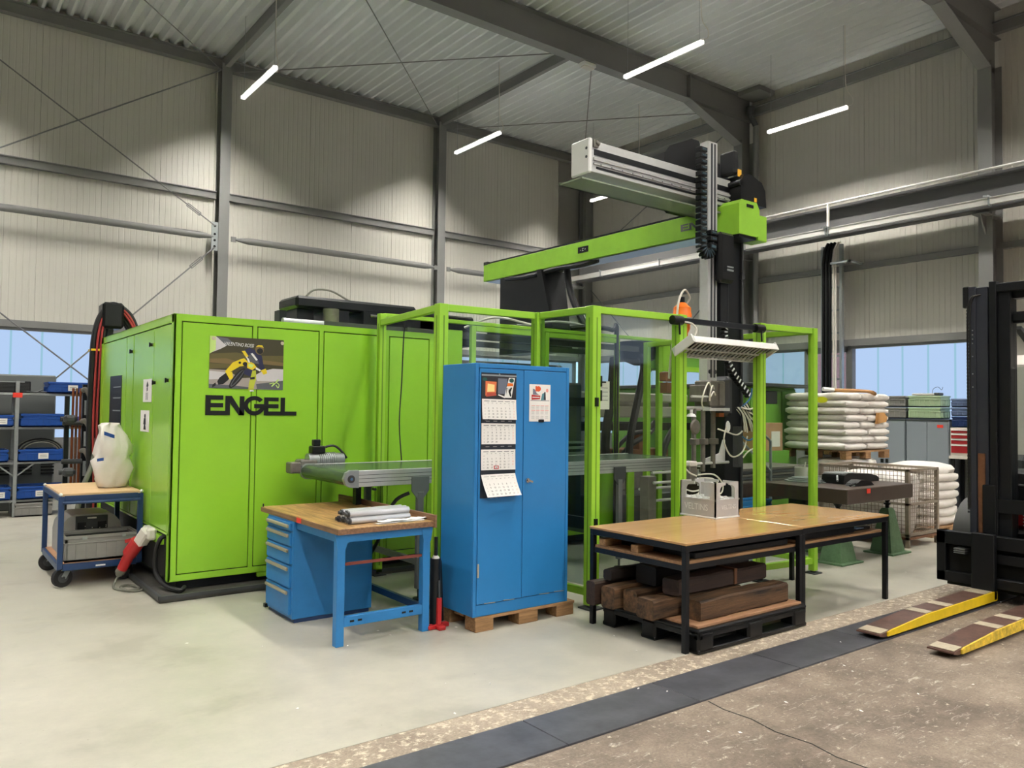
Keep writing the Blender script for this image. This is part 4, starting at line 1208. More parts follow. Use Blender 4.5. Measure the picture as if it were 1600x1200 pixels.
# drawer unit
UY0, UY1 = 5.80, 6.34
b = B(); b.box(2.33, UY0, .03, 3.0, UY1, BZ - .043, .004); o = b.build('drawer_unit', BLUE2, t)
zz = [(.700, .765), (.585, .692), (.445, .577), (.265, .437), (.060, .257)]
for i, (z0, z1) in enumerate(zz):
    b = B(); b.box(2.312, UY0 + .03, z0, 2.335, UY1 - .025, z1 - .008, .003); d = b.build('drawer', BLUE2, o)
    d_ = d
    hz = z1 - .045
    b = B(); b.box(2.294, UY0 + .05, hz, 2.314, UY1 - .04, hz + .026, .006); h = b.build('drawer_handle', HANDLE, o)
b = B(); b.box(2.35, UY0 + .01, 0, 2.98, UY1, .03); b.build('plinth', NAVY, o)
b = B(); b.box(2.31, UY1 - .02, .02, 2.335, UY1 + .02, .05); b.cyl((2.34, 6.49, BZ), (2.34, 6.49, BZ + .025), .006, 8); b.each('bolt', BLACK, t)
# film rolls on the bench
rolls = [((2.50, 5.36, .838), 'lowest film roll at the back left of the bundle'), ((2.50, 5.30, .838), 'second film roll from the back in the bottom row'), ((2.50, 5.24, .838), 'second film roll from the front in the bottom row'), ((2.50, 5.18, .838), 'front film roll in the bottom row'),
         ((2.50, 5.335, .884), 'back film roll on top of the bundle'), ((2.50, 5.27, .884), 'middle film roll on top of the bundle'), ((2.50, 5.205, .884), 'front film roll on top of the bundle')]
r0 = None
for i, (p, lb) in enumerate(rolls):
    lbl = 'silver ' + lb + ' on the bench'
    if r0 is None:
        r0 = thing('film_roll', lbl, 'roll', p, .05, 'silver film rolls on the workbench')
        b = B(); b.cyl((0, 0, 0), (.50, 0, 0), .023, 18); b.build('film', mat('silver_film', (214, 214, 216), .25, .5), r0, True)
        b = B(); b.cyl((-.012, 0, 0), (0.0, 0, 0), .022, 16, .022); b.cyl((-.03, 0, 0), (-.012, 0, 0), .013, 12); b.build('core_end', DGREY, r0, True)
    else:
        q = dup(r0, (p[0] + .01 * (i % 3), p[1], p[2]), .05 + .02 * (i % 2), lbl)
t = thing('paper_sheets', 'crumpled white sheets lying beside the silver rolls on the bench', 'paper', (2.85, 5.12, .82))
rg = random.Random(11)
for k in range(3):
    vs = []; fs = []; nx, ny = 9, 4
    for i in range(nx):
        for j in range(ny):
            vs.append((2.66 + .40 * i / (nx - 1) + .02 * k, 5.06 + .015 * k + .075 * j / (ny - 1) + .03 * i / nx, .817 + .003 * k + rg.uniform(0, .012) * (1 if k else .3)))
    for i in range(nx - 1):
        for j in range(ny - 1): fs.append((i * ny + j, i * ny + j + 1, (i + 1) * ny + j + 1, (i + 1) * ny + j))
    b = B(); b.add(vs, fs); b.build('sheet', PAPER, t, smooth=60)

# ------------------------------------------------------------------ conveyor
CX0, CX1, CY0, CY1, CZ = 2.86, 7.0, 5.93, 6.86, 1.13
t = thing('belt_conveyor', 'long green belt conveyor with aluminium side rails and motor', 'conveyor', (4.8, 6.4, 0))
b = B(); b.box(CX0, CY0 + .03, CZ - .07, CX1, CY1 - .03, CZ - .004)
sec = [(math.cos(math.radians(a)) * .06, math.sin(math.radians(a)) * .06) for a in range(90, 271, 15)]
b.prism([(CX0 + u, CZ - .064 + v) for u, v in sec], lambda u, v, w: (u, w, v), CY0 + .03, CY1 - .03)
b.build('belt', BELT, t)
for y in (CY0, CY1 - .03):
    b = B(); b.box(CX0 + .06, y, CZ - .135, CX1, y + .03, CZ, .003); o = b.build('side_rail', ALU, t)
    b = B()
    for z in (.035, .065, .095): b.box(CX0 + .07, y - .001, CZ - z - .004, CX1, y + .031, CZ - z)
    b.each('rail_groove', DGREY, o)
    b = B(); b.prism([(CX0 + .07, CZ + .004), (CX0 - .01, CZ + .004), (CX0 - .045, CZ - .015), (CX0 - .065, CZ - .065), (CX0 - .045, CZ - .115), (CX0 - .01, CZ - .135), (CX0 + .07, CZ - .14)], lambda u, v, w: (u, w, v), y - .006, y + .032); o = b.build('end_bracket', GALV, t)
    b = B(); b.cyl((CX0, y - .012, CZ - .066), (CX0, y - .004, CZ - .066), .032, 18); b.build('bearing_cap', DGREY, o)
    b = B(); b.cyl((CX0, y - .016, CZ - .066), (CX0, y - .010, CZ - .066), .013, 12); b.build('shaft', CHROME, o)
for xl in (3.50, 5.92):
    for y in (CY0 - .025, CY1 + .025):
        b = B()
        b.prism([(xl - .085, CZ - .07), (xl - .085, CZ - .19), (xl - .02, CZ - .27), (xl + .02, CZ - .27), (xl + .085, CZ - .19), (xl + .085, CZ - .07)], lambda u, v, w: (u, w, v), y - .012, y + .0)
        b.build('hinge_plate', DGREY if xl > 5 else mat('plate_grey', (120, 122, 124), .5, .3) if 'plate_grey' not in MATS else MATS['plate_grey'], t)
        b = B(); b.box(xl - .03, y - .02, .10, xl + .03, y + .025, CZ - .2, .004); b.build('leg', MATS.get('plate_grey'), t)
        b = B(); b.cyl((xl, y, .02), (xl, y, .12), .012, 10); b.cyl((xl, y, 0), (xl, y, .022), .05, 16); b.build('foot', DGREY, t)
    b = B(); b.box(xl - .02, CY0, .30, xl + .02, CY1, .35); b.build('cross_bar', MATS['plate_grey'], t)
b = B(); b.cyl((3.06, CY0 - .004, CZ - .155), (3.06, CY0 - .05, CZ - .155), .012); b.box(3.04, 6.2, .05, 3.09, 6.26, CZ - .14); b.each('support_post', BLACKM, t)
b = B(); b.tube([(3.42, 5.95, .92), (3.32, 6.0, .86), (3.28, 6.1, .7), (3.3, 6.3, .45), (3.2, 6.6, .05)], .016, 7, 4); b.build('power_cable', HOSEB, t)
m_ = B(); m_.cyl((2.90, 6.93, 1.16), (3.25, 6.93, 1.16), .062, 18); m_.build('motor', GALV, t)
b = B(); b.box(2.80, 6.86, 1.04, 2.98, 6.99, 1.17, .015); b.box(2.70, 6.82, 1.05, 2.80, 6.94, 1.15, .01); b.each('gearbox', GREYCAST, t)
b = B()
for k in range(9): b.cyl((3.0 + k * .02, 6.93, 1.16), (3.008 + k * .02, 6.93, 1.16), .07, 16)
b.each('cooling_fin', GALV, t)
b = B(); b.box(2.93, 6.88, 1.22, 3.06, 6.98, 1.29, .01); b.box(2.95, 6.90, 1.29, 3.02, 6.96, 1.35, .008); b.build('terminal_box', BLACKM, t)
b = B(); b.tube([(3.05, 6.93, 1.27), (3.15, 6.93, 1.29), (3.22, 6.92, 1.25), (3.28, 6.9, 1.17)], .012, 6, 4); b.build('motor_cable', HOSEB, t)
# tubular stand inside the fence (right of the cabinet)
t = thing('tube_stand', 'small stand of bent aluminium arms behind the clear fence panel', 'stand', (6.0, 5.6, 0))
b = B(); b.box(5.98, 5.55, .0, 6.10, 5.67, .98, .004); b.build('post', GREYCAST, t)
for z, l, y in ((1.02, .72, 5.52), (.92, .70, 5.50), (.72, .52, 5.62), (.84, .62, 5.7)):
    b = B(); b.tube([(6.0, y, z), (6.0 + l * .6, y, z), (6.0 + l, y, z), (6.0 + l, y, z - .06)], .014, 7); b.build('arm', ALU, t)
b = B(); b.box(5.9, 5.5, 0, 6.2, 5.75, .02); b.build('base_plate', DGREY, t)

# ------------------------------------------------------------------ black stand with red foot
t = thing('floor_jack_stand', 'slim black sleeve with red foot standing between bench and cabinet', 'stand', (3.17, 5.08, 0))
b = B(); b.cyl((3.17, 5.10, .03), (3.17, 5.10, .52), .042, 18, .040); b.cyl((3.205, 5.10, .05), (3.20, 5.1, .50), .038, 14, .02); b.build('sleeve', BLACKM, t)
b = B(); b.cyl((3.17, 5.10, .52), (3.17, 5.10, .54), .03, 14, .018); b.build('collar', CREAM, t)
b = B(); b.cyl((3.17, 5.10, .54), (3.17, 5.10, .68), .014, 12); b.build('grip', BLACK, t)
b = B(); b.bar((3.17, 5.045, .03), (3.175, 5.05, .23), .034, .02); b.bar((3.08, 5.06, .02), (3.27, 5.08, .02), .05, .03, .005); b.bar((3.17, 4.99, .015), (3.18, 5.12, .03), .06, .03, .005); b.build('foot', RED, t)
b = B(); b.bar((3.172, 5.046, .23), (3.172, 5.055, .36), .014, .014); b.build('lever', DGREY, t)

# ------------------------------------------------------------------ blue cabinet on its pallet
t = thing('wooden_pallet', 'short worn wooden pallet under the blue cabinet', 'pallet', (3.8, 5.0, 0))
for x0, x1 in ((3.335, 3.50), (3.74, 3.93), (4.12, 4.30)):
    for y0 in (4.80, 5.15):
        b = B(); b.box(x0, y0, .0, x1, y0 + .14, .088, .004); b.build('block', PALLET, t)
for y0 in (4.80, 4.95, 5.16):
    b = B(); b.box(3.33, y0, .088, 4.31, y0 + .13, .108, .002); b.build('deck_board', PALLET, t)
KX0, KX1, KY0, KY1, KZ0, KZ1 = 3.318, 4.245, 4.815, 5.27, .109, 1.995
t = thing('steel_cabinet', 'tall blue two-door steel cabinet standing on a wooden pallet', 'cabinet', (3.78, 5.04, .109))
b = B(); b.box(KX0, KY0 + .012, KZ0, KX1, KY1, KZ1, .004); b.build('carcass', BLUE, t)
b = B()
b.box(KX0, KY0, KZ0, KX0 + .03, KY0 + .014, KZ1, .003); b.box(KX1 - .03, KY0, KZ0, KX1, KY0 + .014, KZ1, .003)
b.box(KX0 + .03, KY0, KZ1 - .035, KX1 - .03, KY0 + .014, KZ1, .003); b.box(KX0 + .03, KY0, KZ0, KX1 - .03, KY0 + .014, .195, .003)
b.build('front_frame', BLUE, t)
b = B(); b.box(KX0 + .03, KY0 + .009, .195, KX1 - .03, KY0 + .0125, KZ1 - .035); b.build('door_gap', DARK, t)
xm = 3.772
for x0, x1 in ((KX0 + .034, xm - .002), (xm + .002, KX1 - .034)):
    b = B(); b.box(x0, KY0 - .003, .200, x1, KY0 + .013, KZ1 - .040, .003); b.build('door', BLUE, t)
b = B(); b.cyl((3.812, KY0 - .003, 1.10), (3.812, KY0 - .02, 1.10), .018, 16); b.bar((3.805, KY0 - .026, 1.104), (3.855, KY0 - .026, 1.088), .012, .016, .003); b.build('handle', CHROME, t)
b = B()
for x in (3.42, 3.60, 3.95, 4.1): b.bar((x, KY0 - .0045, .203 + (x - 3.4) * .0), (x + .10, KY0 - .0045, .198), .003, .004)
b.each('scuffed_edge', BARESTEEL, t)
b = B(); b.cyl((3.358, KY0 - .006, .40), (3.358, KY0 - .006, .50), .007, 8); b.build('hinge', BARESTEEL, t)

# four month wall calendar
t = thing('wall_calendar', 'long four-month wall calendar hanging on the left blue cabinet door', 'calendar', (3.53, 4.80, 1.0))
CYF = KY0 - .005
b = B(); b.box(3.366, CYF - .003, .985, 3.694, CYF, 1.925); b.build('backing_card', mat('calendar_navy', (24, 34, 46), .5), t)
b = B(); b.box(3.366, CYF - .006, 1.90, 3.694, CYF - .003, 1.912); b.cyl((3.53, CYF - .003, 1.915), (3.53, CYF - .008, 1.915), .006); b.build('hanger_strip', GALV, t)
b = B(); b.box(3.369, CYF - .0045, 1.735, 3.692, CYF - .003, 1.898); pic = b.build('picture', mat('pic_dark', (44, 40, 40), .3), t)
def cal(u, v, w): return (3.369 + u * .323, CYF - .0046 - w, 1.735 + v * .163)
b = B()
for m, poly in ((mat('pic_glow', (226, 120, 70), .4), [(.10, .10), (.40, .14), (.42, .75), (.10, .78)]), (mat('pic_hot', (255, 226, 150), .4), [(.15, .28), (.36, .3), (.36, .62), (.16, .66)]),
                (mat('pic_red', (190, 80, 60), .4), [(.12, .05), (.42, .12), (.40, .26), (.14, .24)]), (mat('pic_steel', (110, 116, 130), .4), [(.46, .2), (.68, .2), (.74, .92), (.46, .92)]),
                (MATS['print_white'], [(.64, .02), (.86, .02), (.96, .96), (.78, .96)]), (MATS['print_white'], [(.46, .14), (.66, 0), (.70, .06), (.48, .18)]), (MATS['orange'], [(.72, .56), (.91, .58), (.90, .70), (.75, .72)]),
                (mat('pic_green', (24, 84, 76), .4), ell(.86, .84, .07, .1)), (MATS['pic_green'], ell(.08, .86, .07, .08)),
                (MATS['ink'], [(.70, .12), (.74, .5), (.78, .52), (.77, .3), (.82, .08), (.86, .1), (.83, .3), (.88, .5), (.84, .52), (.80, .40), (.78, .52), (.71, .48)])):
    b.use(m); b.add([cal(u, v, .0004 + .00004 * len(b.f)) for u, v in poly], [list(range(len(poly)))])
b.build('print', None, pic, smooth=0)
def month(zt, zb, x0, x1, first, days, week, lean, tilt, skew=0.0, mark=None, head=('', '')):
    """one month sheet; lean pushes the lower edge away from the door"""
    W = x1 - x0; H = zt - zb
    def S(u, v, w): return (x0 + u * W + skew * (1 - v), CYF - .004 - lean * (1 - v) ** 1.5 - w, zb + v * H + tilt * u)
    b = B(); vs = []; n = 5
    for i in range(n + 1):
        vs += [S(0, i / n, 0), S(1, i / n, 0), S(0, i / n, .0012), S(1, i / n, .0012)]
    fs = []
    for i in range(n):
        a = i * 4
        fs += [(a, a + 1, a + 5, a + 4), (a + 2, a + 3, a + 7, a + 6), (a, a + 4, a + 6, a + 2), (a + 1, a + 5, a + 7, a + 3)]
    fs += [(0, 1, 3, 2), (n * 4, n * 4 + 1, n * 4 + 3, n * 4 + 2)]
    b.add(vs, fs); o = b.build('month_sheet', PAPER, t, smooth=60)
    bk = B(); bg = B(); bp = B()
    xd = Vector(S(1, .5, 0)) - Vector(S(0, .5, 0)); zd = Vector(S(.5, .75, 0)) - Vector(S(.5, .25, 0))
    for j in range(4):
        p = S(.06 + j * .2, .895, .0016); q = S(.06 + j * .2 + .15, .895, .0016); bg.bar(p, q, .0004, H * .035)
    p = S(.86, .895, .0016); q = S(.95, .895, .0016); bg.bar(p, q, .0004, H * .035)
    for c_ in range(1, 8):
        p = S(.03 + .123 * c_, .80, .0016); bg.bar(p, Vector(p) + xd.normalized() * .012, .0004, .003)
    r = 0; col = first
    for d in range(1, days + 1):
        bb = bp if col == 6 else (bg if col == 5 else bk)
        bb.text(str(d), S(.06 + .123 * (col + 1), .66 - .145 * r, .0014), xd, zd, H * .115, .0003, 'CENTER')
        col += 1
        if col == 7: col = 0; r += 1
    for k in range(r + 1): bg.text(str(week + k), S(.075, .66 - .145 * k, .0014), xd, zd, H * .085, .0003, 'CENTER')
    bk.build('day_numbers', INK, o, smooth=0); bg.build('grey_print', INKG, o, smooth=0); bp.build('sunday_numbers', PALERED, o, smooth=0)
    if mark:
        c_, rw = mark; b = B(); cx = .06 + .123 * (c_ + 1); cz = .66 - .145 * rw + .05
        for u0, v0, u1, v1 in ((-.055, -.085, .055, -.055), (-.055, .055, .055, .085), (-.07, -.085, -.045, .085), (.045, -.085, .07, .085)):
            b.add([S(cx + u, cz + v, .003) for u, v in ((u0, v0), (u1, v0), (u1, v1), (u0, v1))], [(0, 1, 2, 3)])
        b.build('date_marker', RED, o)
    return o
month(1.728, 1.575, 3.371, 3.692, 0 + 5, 31, 9, .012, -.004)
month(1.545, 1.388, 3.369, 3.690, 1, 30, 14, .004, -.004)
month(1.348, 1.194, 3.369, 3.690, 3, 31, 18, .004, -.004, 0, (2, 4))
month(1.160, .995, 3.371, 3.690, 6, 31, 1, .05, .002, .028)
b = B()
for z in (1.558, 1.366):
    for k in range(4): b.box(3.41 + k * .07, CYF - .0037, z, 3.445 + k * .07, CYF - .003, z + .005)
b.each('backing_print', INKG, t, smooth=0)
# small sheet on the right door
t = thing('calendar_sheet', 'small single calendar sheet with cartoon-like red drawing on the right cabinet door', 'calendar', (3.93, 4.80, 1.55))
t['label'] = 'small single calendar sheet with a red drawing on the right cabinet door'
b = B(); b.box(3.826, CYF - .0012, 1.558, 4.040, CYF, 1.850); sh = b.build('sheet', PAPER, t)
def cs(u, v, w): return (3.826 + u * .214, CYF - .0014 - w, 1.558 + v * .292)
b = B()
items = [('print_red', (186, 52, 48), [(.10, .58), (.10, .72), (.52, .70), (.50, .60)]), ('print_grey2', (120, 122, 140), [(.16, .72), (.16, .88), (.26, .86), (.34, .76), (.45, .72)]), ('print_or', (226, 90, 44), ell(.42, .88, .12, .075)), ('print_or', (226, 90, 44), [(.28, .95), (.34, .96), (.36, .80), (.28, .82)]),
         ('print_teal', (90, 140, 150), [(.54, .57), (.60, .75), (.72, .78), (.72, .58)]), ('print_dk', (40, 40, 50), [(.68, .58), (.70, .80), (.76, .80), (.78, .58)]), ('print_grey2', (120, 122, 140), [(.05, .555), (.95, .555), (.95, .57), (.05, .57)]), ('print_pr', (238, 160, 150), ell(.84, .84, .06, .05)), ('print_white', (0, 0, 0), [(.14, .64), (.48, .64), (.48, .66), (.14, .66)])]
for nm, col, poly in items:
    b.use(MATS.get(nm) or mat(nm, col, .5)); b.add([cs(u, v, .0001 + .00003 * len(b.f)) for u, v in poly], [list(range(len(poly)))])
for k in range(4):
    for vv in (.42, .29):
        b.use(MATS['print_pr']); u = .10 + k * .215; b.add([cs(a, c_, .0002) for a, c_ in ((u, vv), (u + .17, vv), (u + .17, vv + .014), (u, vv + .014))], [(0, 1, 2, 3)])
    for r in range(4):
        for vv in (.40, .27, .14):
            b.use(MATS['ink_grey']); b.add([cs(a, c_, .0002) for a, c_ in ((u, vv - .024 * r), (u + .15, vv - .024 * r), (u + .15, vv - .024 * r + .005), (u, vv - .024 * r + .005))], [(0, 1, 2, 3)])
b.build('print', None, sh, smooth=0)
b = B(); b.box(3.918, CYF - .010, 1.552, 3.972, CYF, 1.574, .003); b.build('magnet', BLACK, t)
# ------------------------------------------------------------------ safety fence
FH = 2.53
t = thing('safety_fence', 'lime green post-and-rail safety fence with clear panels around the robot cell', 'fence', (5, 5, 0))
fence = t
PO = {'a': (3.69, 7.02), 'b': (3.50, 5.60), 'c': (4.49, 5.53), 'd': (4.535, 4.845), 'e': (5.535, 4.77), 'f': (6.63, 4.69), 'g': (7.42, 4.60), 'h': (7.48, 6.98)}
PW = {'a': .07, 'b': .09, 'c': .09, 'd': .095, 'e': .10, 'f': .09, 'g': .07, 'h': .07}
for k, (x, y) in PO.items():
    h = FH + (.06 if k == 'a' else 0)
    b = B(); w2 = PW[k] / 2
    b.box(x - w2, y - w2, .03, x + w2, y + w2, h, .004)
    p = b.build('post', GREEN2, t)
    if k in 'abcdef':
        b = B(); b.box(x - w2 - .001, y - .006, .1, x - w2 + .004, y + .006, h - .1); b.box(x - .006, y - w2 - .001, .1, x + .006, y - w2 + .004, h - .1); b.build('groove', mat('groove_green', (104, 146, 34), .5) if 'groove_green' not in MATS else MATS['groove_green'], p)
    b = B(); b.box(x - w2 - .03, y - w2 - .03, 0, x + w2 + .03, y + w2 + .03, .012); b.cyl((x, y, 0), (x, y, .06), w2 * .8, 12); b.build('foot', DGREY, p)
def bay(k0, k1, panel=True, bottom=True, z1=FH, mm=POLY, mid=None):
    p, q = PO[k0], PO[k1]
    d = (Vector((*q, 0)) - Vector((*p, 0))); L = d.length; d.normalize()
    P = Vector((*p, 0)) + d * PW[k0] / 2; Q = Vector((*q, 0)) - d * PW[k1] / 2
    b = B(); b.bar(P + Vector((0, 0, z1 - .03)), Q + Vector((0, 0, z1 - .03)), .05, .06, .004); b.build('top_rail', GREEN2, fence)
    if bottom:
        b = B(); b.bar(P + Vector((0, 0, .13)), Q + Vector((0, 0, .13)), .05, .06, .004); b.build('bottom_rail', GREEN2, fence)
    if panel:
        b = B(); b.bar(P + Vector((0, 0, (z1 + .12) / 2)), Q + Vector((0, 0, (z1 + .12) / 2)), .005, z1 - .24); b.build('clear_panel', mm, fence)
bay('a', 'b', False, False); bay('b', 'c'); bay('c', 'd', mm=POLYD); bay('d', 'e'); bay('f', 'g'); bay('g', 'h')
b = B(); b.bar((4.49, 5.45, 1.72), (4.53, 4.78, 1.72), .03, .075); b.bar((4.49, 5.45, .70), (4.53, 4.78, .70), .03, .10); b.each('door_bar', BLACK, fence)
b = B()
for z in (1.90, 1.78): b.box(4.578, 4.79, z - .05, 4.592, 4.83, z + .04)
b.each('hinge', BLACK, fence)
t = thing('paper_note', 'grey notice sheet behind the clear panel right of the fence corner post', 'note', (4.68, 4.86, 1.7))
b = B(); b.box(4.61, 4.85, 1.66, 4.735, 4.853, 1.90); b.build('sheet', LABEL, t)
b = B(); b.box(4.645, 4.845, 1.885, 4.69, 4.85, 1.897)
b.build('clip', BLACK, t)
b = B()
for k in range(4): b.box(4.63, 4.8485, 1.84 - k * .035, 4.715, 4.8497, 1.846 - k * .035)
b.each('print', INKG, t)
# thin cable hanging down inside the fence
t = thing('hanging_cable', 'thin dark cable hanging from the top fence rail to the belt', 'cable', (3.9, 6.9, 1.2))
b = B(); b.tube([(3.86, 6.85, 2.6), (3.85, 6.86, 2.3), (3.86, 6.9, 1.9), (3.83, 6.88, 1.5), (3.84, 6.84, 1.135)], .006, 6, 4); b.build('cable_run', HOSEB, t)

# ------------------------------------------------------------------ tilted luminaire on the fence bar
t = thing('work_luminaire', 'white louvred work luminaire hanging tilted from a black bar above the fence opening', 'lamp', (6.1, 4.7, 2.3))
tilt = math.radians(-29)
LM = Matrix.Translation((5.48, 4.55, 2.27)) @ Matrix.Rotation(tilt, 4, 'X')
b = B()
b.prism([(0, .0), (.0, .06), (.03, .088), (.23, .088), (.26, .06), (.26, 0), (.248, 0), (.248, .045), (.012, .045), (.012, 0)], lambda u, v, w: tuple(LM @ Vector((w, u, v))), .02, 1.26)
b.box(0, 0, 0, .02, .26, .088, .006, LM); b.box(1.26, 0, 0, 1.28, .26, .088, .006, LM)
b.build('housing', WHITE, t)
for k in range(1, 21):
    b = B(); b.box(.012 + k * .059, .015, .002, .024 + k * .059, .245, .012, 0, LM)
    if k == 1: lv = b.build('louvre_blade', ALU, t)
    else: part_copy(lv, t, tuple(LM.to_3x3() @ Vector((.059 * (k - 1), 0, 0))))
b = B(); b.box(.02, .124, .001, 1.26, .138, .012, 0, LM); b.build('centre_blade', ALU, t)
b = B(); b.box(.02, .013, .038, 1.26, .247, .044, 0, LM); b.build('shaded_backing', BLACKM, t)  # black sheet stands in for the shade between the louvre blades
b = B()
for y in (.07, .19): b.cyl(LM @ Vector((.05, y, .028)), LM @ Vector((1.23, y, .028)), .008, 10)
b.each('tube', GREYCAST, t)
b = B(); b.bar((5.42, 4.735, 2.475), (6.62, 4.655, 2.475), .04, .05, .004); b.build('hanging_bar', BLACKM, t)
for x, y in ((5.44, 4.72), (6.56, 4.65)):
    b = B(); b.cyl((x - .06, y, 2.47), (x + .06, y - .005, 2.47), .042, 14); b.cyl((x, y - .03, 2.47), (x + .01, y - .03, 2.34), .009, 8); b.build('clamp', BLACK, t)
b = B(); b.tube([(5.52, 4.7, 2.46), (5.60, 4.68, 2.45), (5.64, 4.66, 2.40), (5.62, 4.66, 2.34)], .008, 6, 4); b.build('lead', CREAM, t)

# orange beacon
t = thing('warning_beacon', 'orange warning beacon at the fence opening beside the robot arm', 'beacon', (5.70, 4.86, 2.3))
b = B(); b.lathe((5.70, 4.88, 2.26), [(.05, 0), (.055, .02), (.055, .12), (.075, .16), (.078, .25), (.09, .255), (.09, .30), (.082, .32), (.082, .36), (.05, .39), (.03, .41)], 20); b.build('lantern', ORANGE, t)
b = B(); b.cyl((5.70, 4.88, 2.66), (5.70, 4.88, 2.72), .025, 12); b.build('cap', BLACK, t)
b = B(); b.cyl((5.70, 4.88, 2.515), (5.70, 4.88, 2.525), .094, 20); b.build('ring', GALV, t)
b = B(); b.tube([(5.74, 4.86, 2.66), (5.76, 4.84, 2.72), (5.66, 4.82, 2.78), (5.58, 4.82, 2.66), (5.56, 4.83, 2.45), (5.52, 4.85, 2.2), (5.50, 4.86, 1.95)], .010, 6, 5); b.build('lead', CREAM, t)

# ------------------------------------------------------------------ linear robot
t = thing('gantry_robot', 'large linear gantry robot with green beam, black columns and aluminium arms above the fence', 'robot', (7, 7, 0))
rob = t
b = B(); b.box(6.88, 5.30, 0, 7.19, 5.62, 3.60, .006); b.build('front_column', BLACKM, t)
b = B(); b.box(6.80, 5.2, 0, 7.28, 5.72, .03); b.build('base_plate', DGREY, t)
b = B(); b.cyl((7.15, 5.28, .3), (7.15, 5.28, 3.5), .014, 8); 
for z in (3.1, 2.3, 1.7): b.box(7.125, 5.262, z, 7.175, 5.30, z + .05)
b.build('column_conduit', DGREY, t)
b = B(); b.box(6.83, 5.25, 3.585, 7.17, 9.74, 3.84, .006); bm_ = b.build('main_beam', BEAMGREEN, t)
b = B(); b.box(6.87, 5.7, 3.84, 7.13, 9.68, 3.875); b.box(6.83, 9.64, 3.83, 7.17, 9.74, 3.88); b.build('guide_rail', BLACKM, bm_)
b = B(); b.box(6.86, 5.3, 3.575, 7.14, 9.7, 3.586); b.build('underside', mat('beam_under', (150, 152, 148), .25, .3), bm_)
b = B(); b.box(6.824, 7.40, 3.69, 6.831, 7.60, 3.77, .004); pl = b.build('axis_sign', BLACK, bm_)
b = B(); b.text('\u2013 Z +', (6.8235, 7.50, 3.713), (0, -1, 0), (0, 0, 1), .05, .0005, 'CENTER'); b.build('sign_print', WHITE, pl, smooth=0)
polys, fn = logo(None, (6.83, 5.87, 3.675), (0, -1, 0), (0, 0, 1), .60, .078, .004)
for lt in polys:
    b = B()
    for p in lt: b.prism(p, fn, .001, .005)
    b.build('logo_letter', mat('logo_grey', (120, 122, 116), .4) if 'logo_grey' not in MATS else MATS['logo_grey'], bm_, smooth=0)
b = B(); b.tube([(6.86, 9.2, 3.56), (6.84, 8.6, 3.53), (6.86, 8.0, 3.56), (6.85, 7.6, 3.54), (6.9, 7.3, 3.57)], .035, 8, 5); b.build('cable_loom', HOSEB, bm_)
# front end block
b = B(); b.prism([(6.80, 3.52), (7.11, 3.52), (7.15, 3.55), (7.15, 3.82), (7.10, 3.885), (6.84, 3.885), (6.80, 3.84)], lambda u, v, w: (u, w, v), 5.06, 5.40); b.build('end_cover', BEAMGREEN, t)
b = B(); b.box(6.92, 5.053, 3.815, 7.04, 5.06, 3.85, .004); b.build('cover_handle', BLACK, t)
b = B(); b.box(7.18, 5.1, 3.50, 7.34, 5.3, 3.78, .006); b.build('side_cover', BEAMGREEN, t)
b = B(); b.box(6.83, 5.08, 3.49, 7.12, 5.38, 3.52); b.build('cover_floor', BLACKM, t)
# rear pedestal on the machine
b = B(); b.prism([(8.10, 2.45), (9.32, 2.45), (9.32, 3.58), (8.30, 3.58)], lambda u, v, w: (w, u, v), 6.84, 7.2); b.build('rear_pedestal', BLACKM, t)
b = B(); b.prism([(7.95, 2.45), (8.12, 2.45), (8.40, 3.58), (8.30, 3.58)], lambda u, v, w: (w, u, v), 6.78, 6.84); b.build('pedestal_rib', BLACKM, t)
b = B(); b.tube([(6.95, 7.95, 3.56), (6.95, 7.9, 3.3), (6.95, 7.75, 3.0), (6.95, 7.55, 2.72), (6.9, 7.4, 2.62)], .045, 10, 5); b.build('corrugated_hose', HOSEB, t)
b = B(); b.tube([(7.1, 7.85, 3.0), (7.08, 7.7, 2.8), (7.05, 7.5, 2.62)], .03, 8, 4); b.build('white_hose', CABLEW, t)
# cross axis along X at Y about 5.35
b = B(); b.box(4.90, 5.30, 3.86, 7.4, 5.50, 4.155, .004); ax = b.build('cross_axis', ALU, t)
b = B(); b.box(4.95, 5.294, 4.02, 7.2, 5.301, 4.075); b.box(4.98, 5.295, 3.895, 7.2, 5.301, 3.915); b.each('black_slot', BLACK, ax)
b = B(); b.box(4.94, 5.285, 3.97, 7.2, 5.30, 3.995); b.box(4.94, 5.285, 3.93, 7.2, 5.30, 3.945); b.each('rail_profile', mat('rail_grey', (172, 172, 170), .5), ax)
b = B()
for k in range(14): b.box(5.02 + k * .14, 5.283, 3.933, 5.035 + k * .14, 5.286, 3.942)
b.each('rack_mark', INK, ax)
b = B(); b.box(4.865, 5.27, 3.84, 4.905, 5.53, 4.165, .012); ep = b.build('end_plate', WHITE, ax)
b = B()
for z in (4.07, 3.99): b.cyl((4.862, 5.31, z), (4.868, 5.31, z), .014, 12)
b.each('screw', DGREY, ep)
b = B(); b.box(4.80, 5.30, 3.775, 7.0, 5.62, 3.79); b.box(4.80, 5.60, 3.775, 7.0, 5.62, 3.80); b.build('cover_tray', mat('tray_green_grey', (132, 140, 122), .45), ax)
b = B(); b.cyl((4.96, 5.29, 4.14), (5.0, 5.28, 4.12), .02); b.box(4.93, 5.28, 4.09, 4.99, 5.30, 4.16); b.build('cable_clip', GREYCAST, ax)
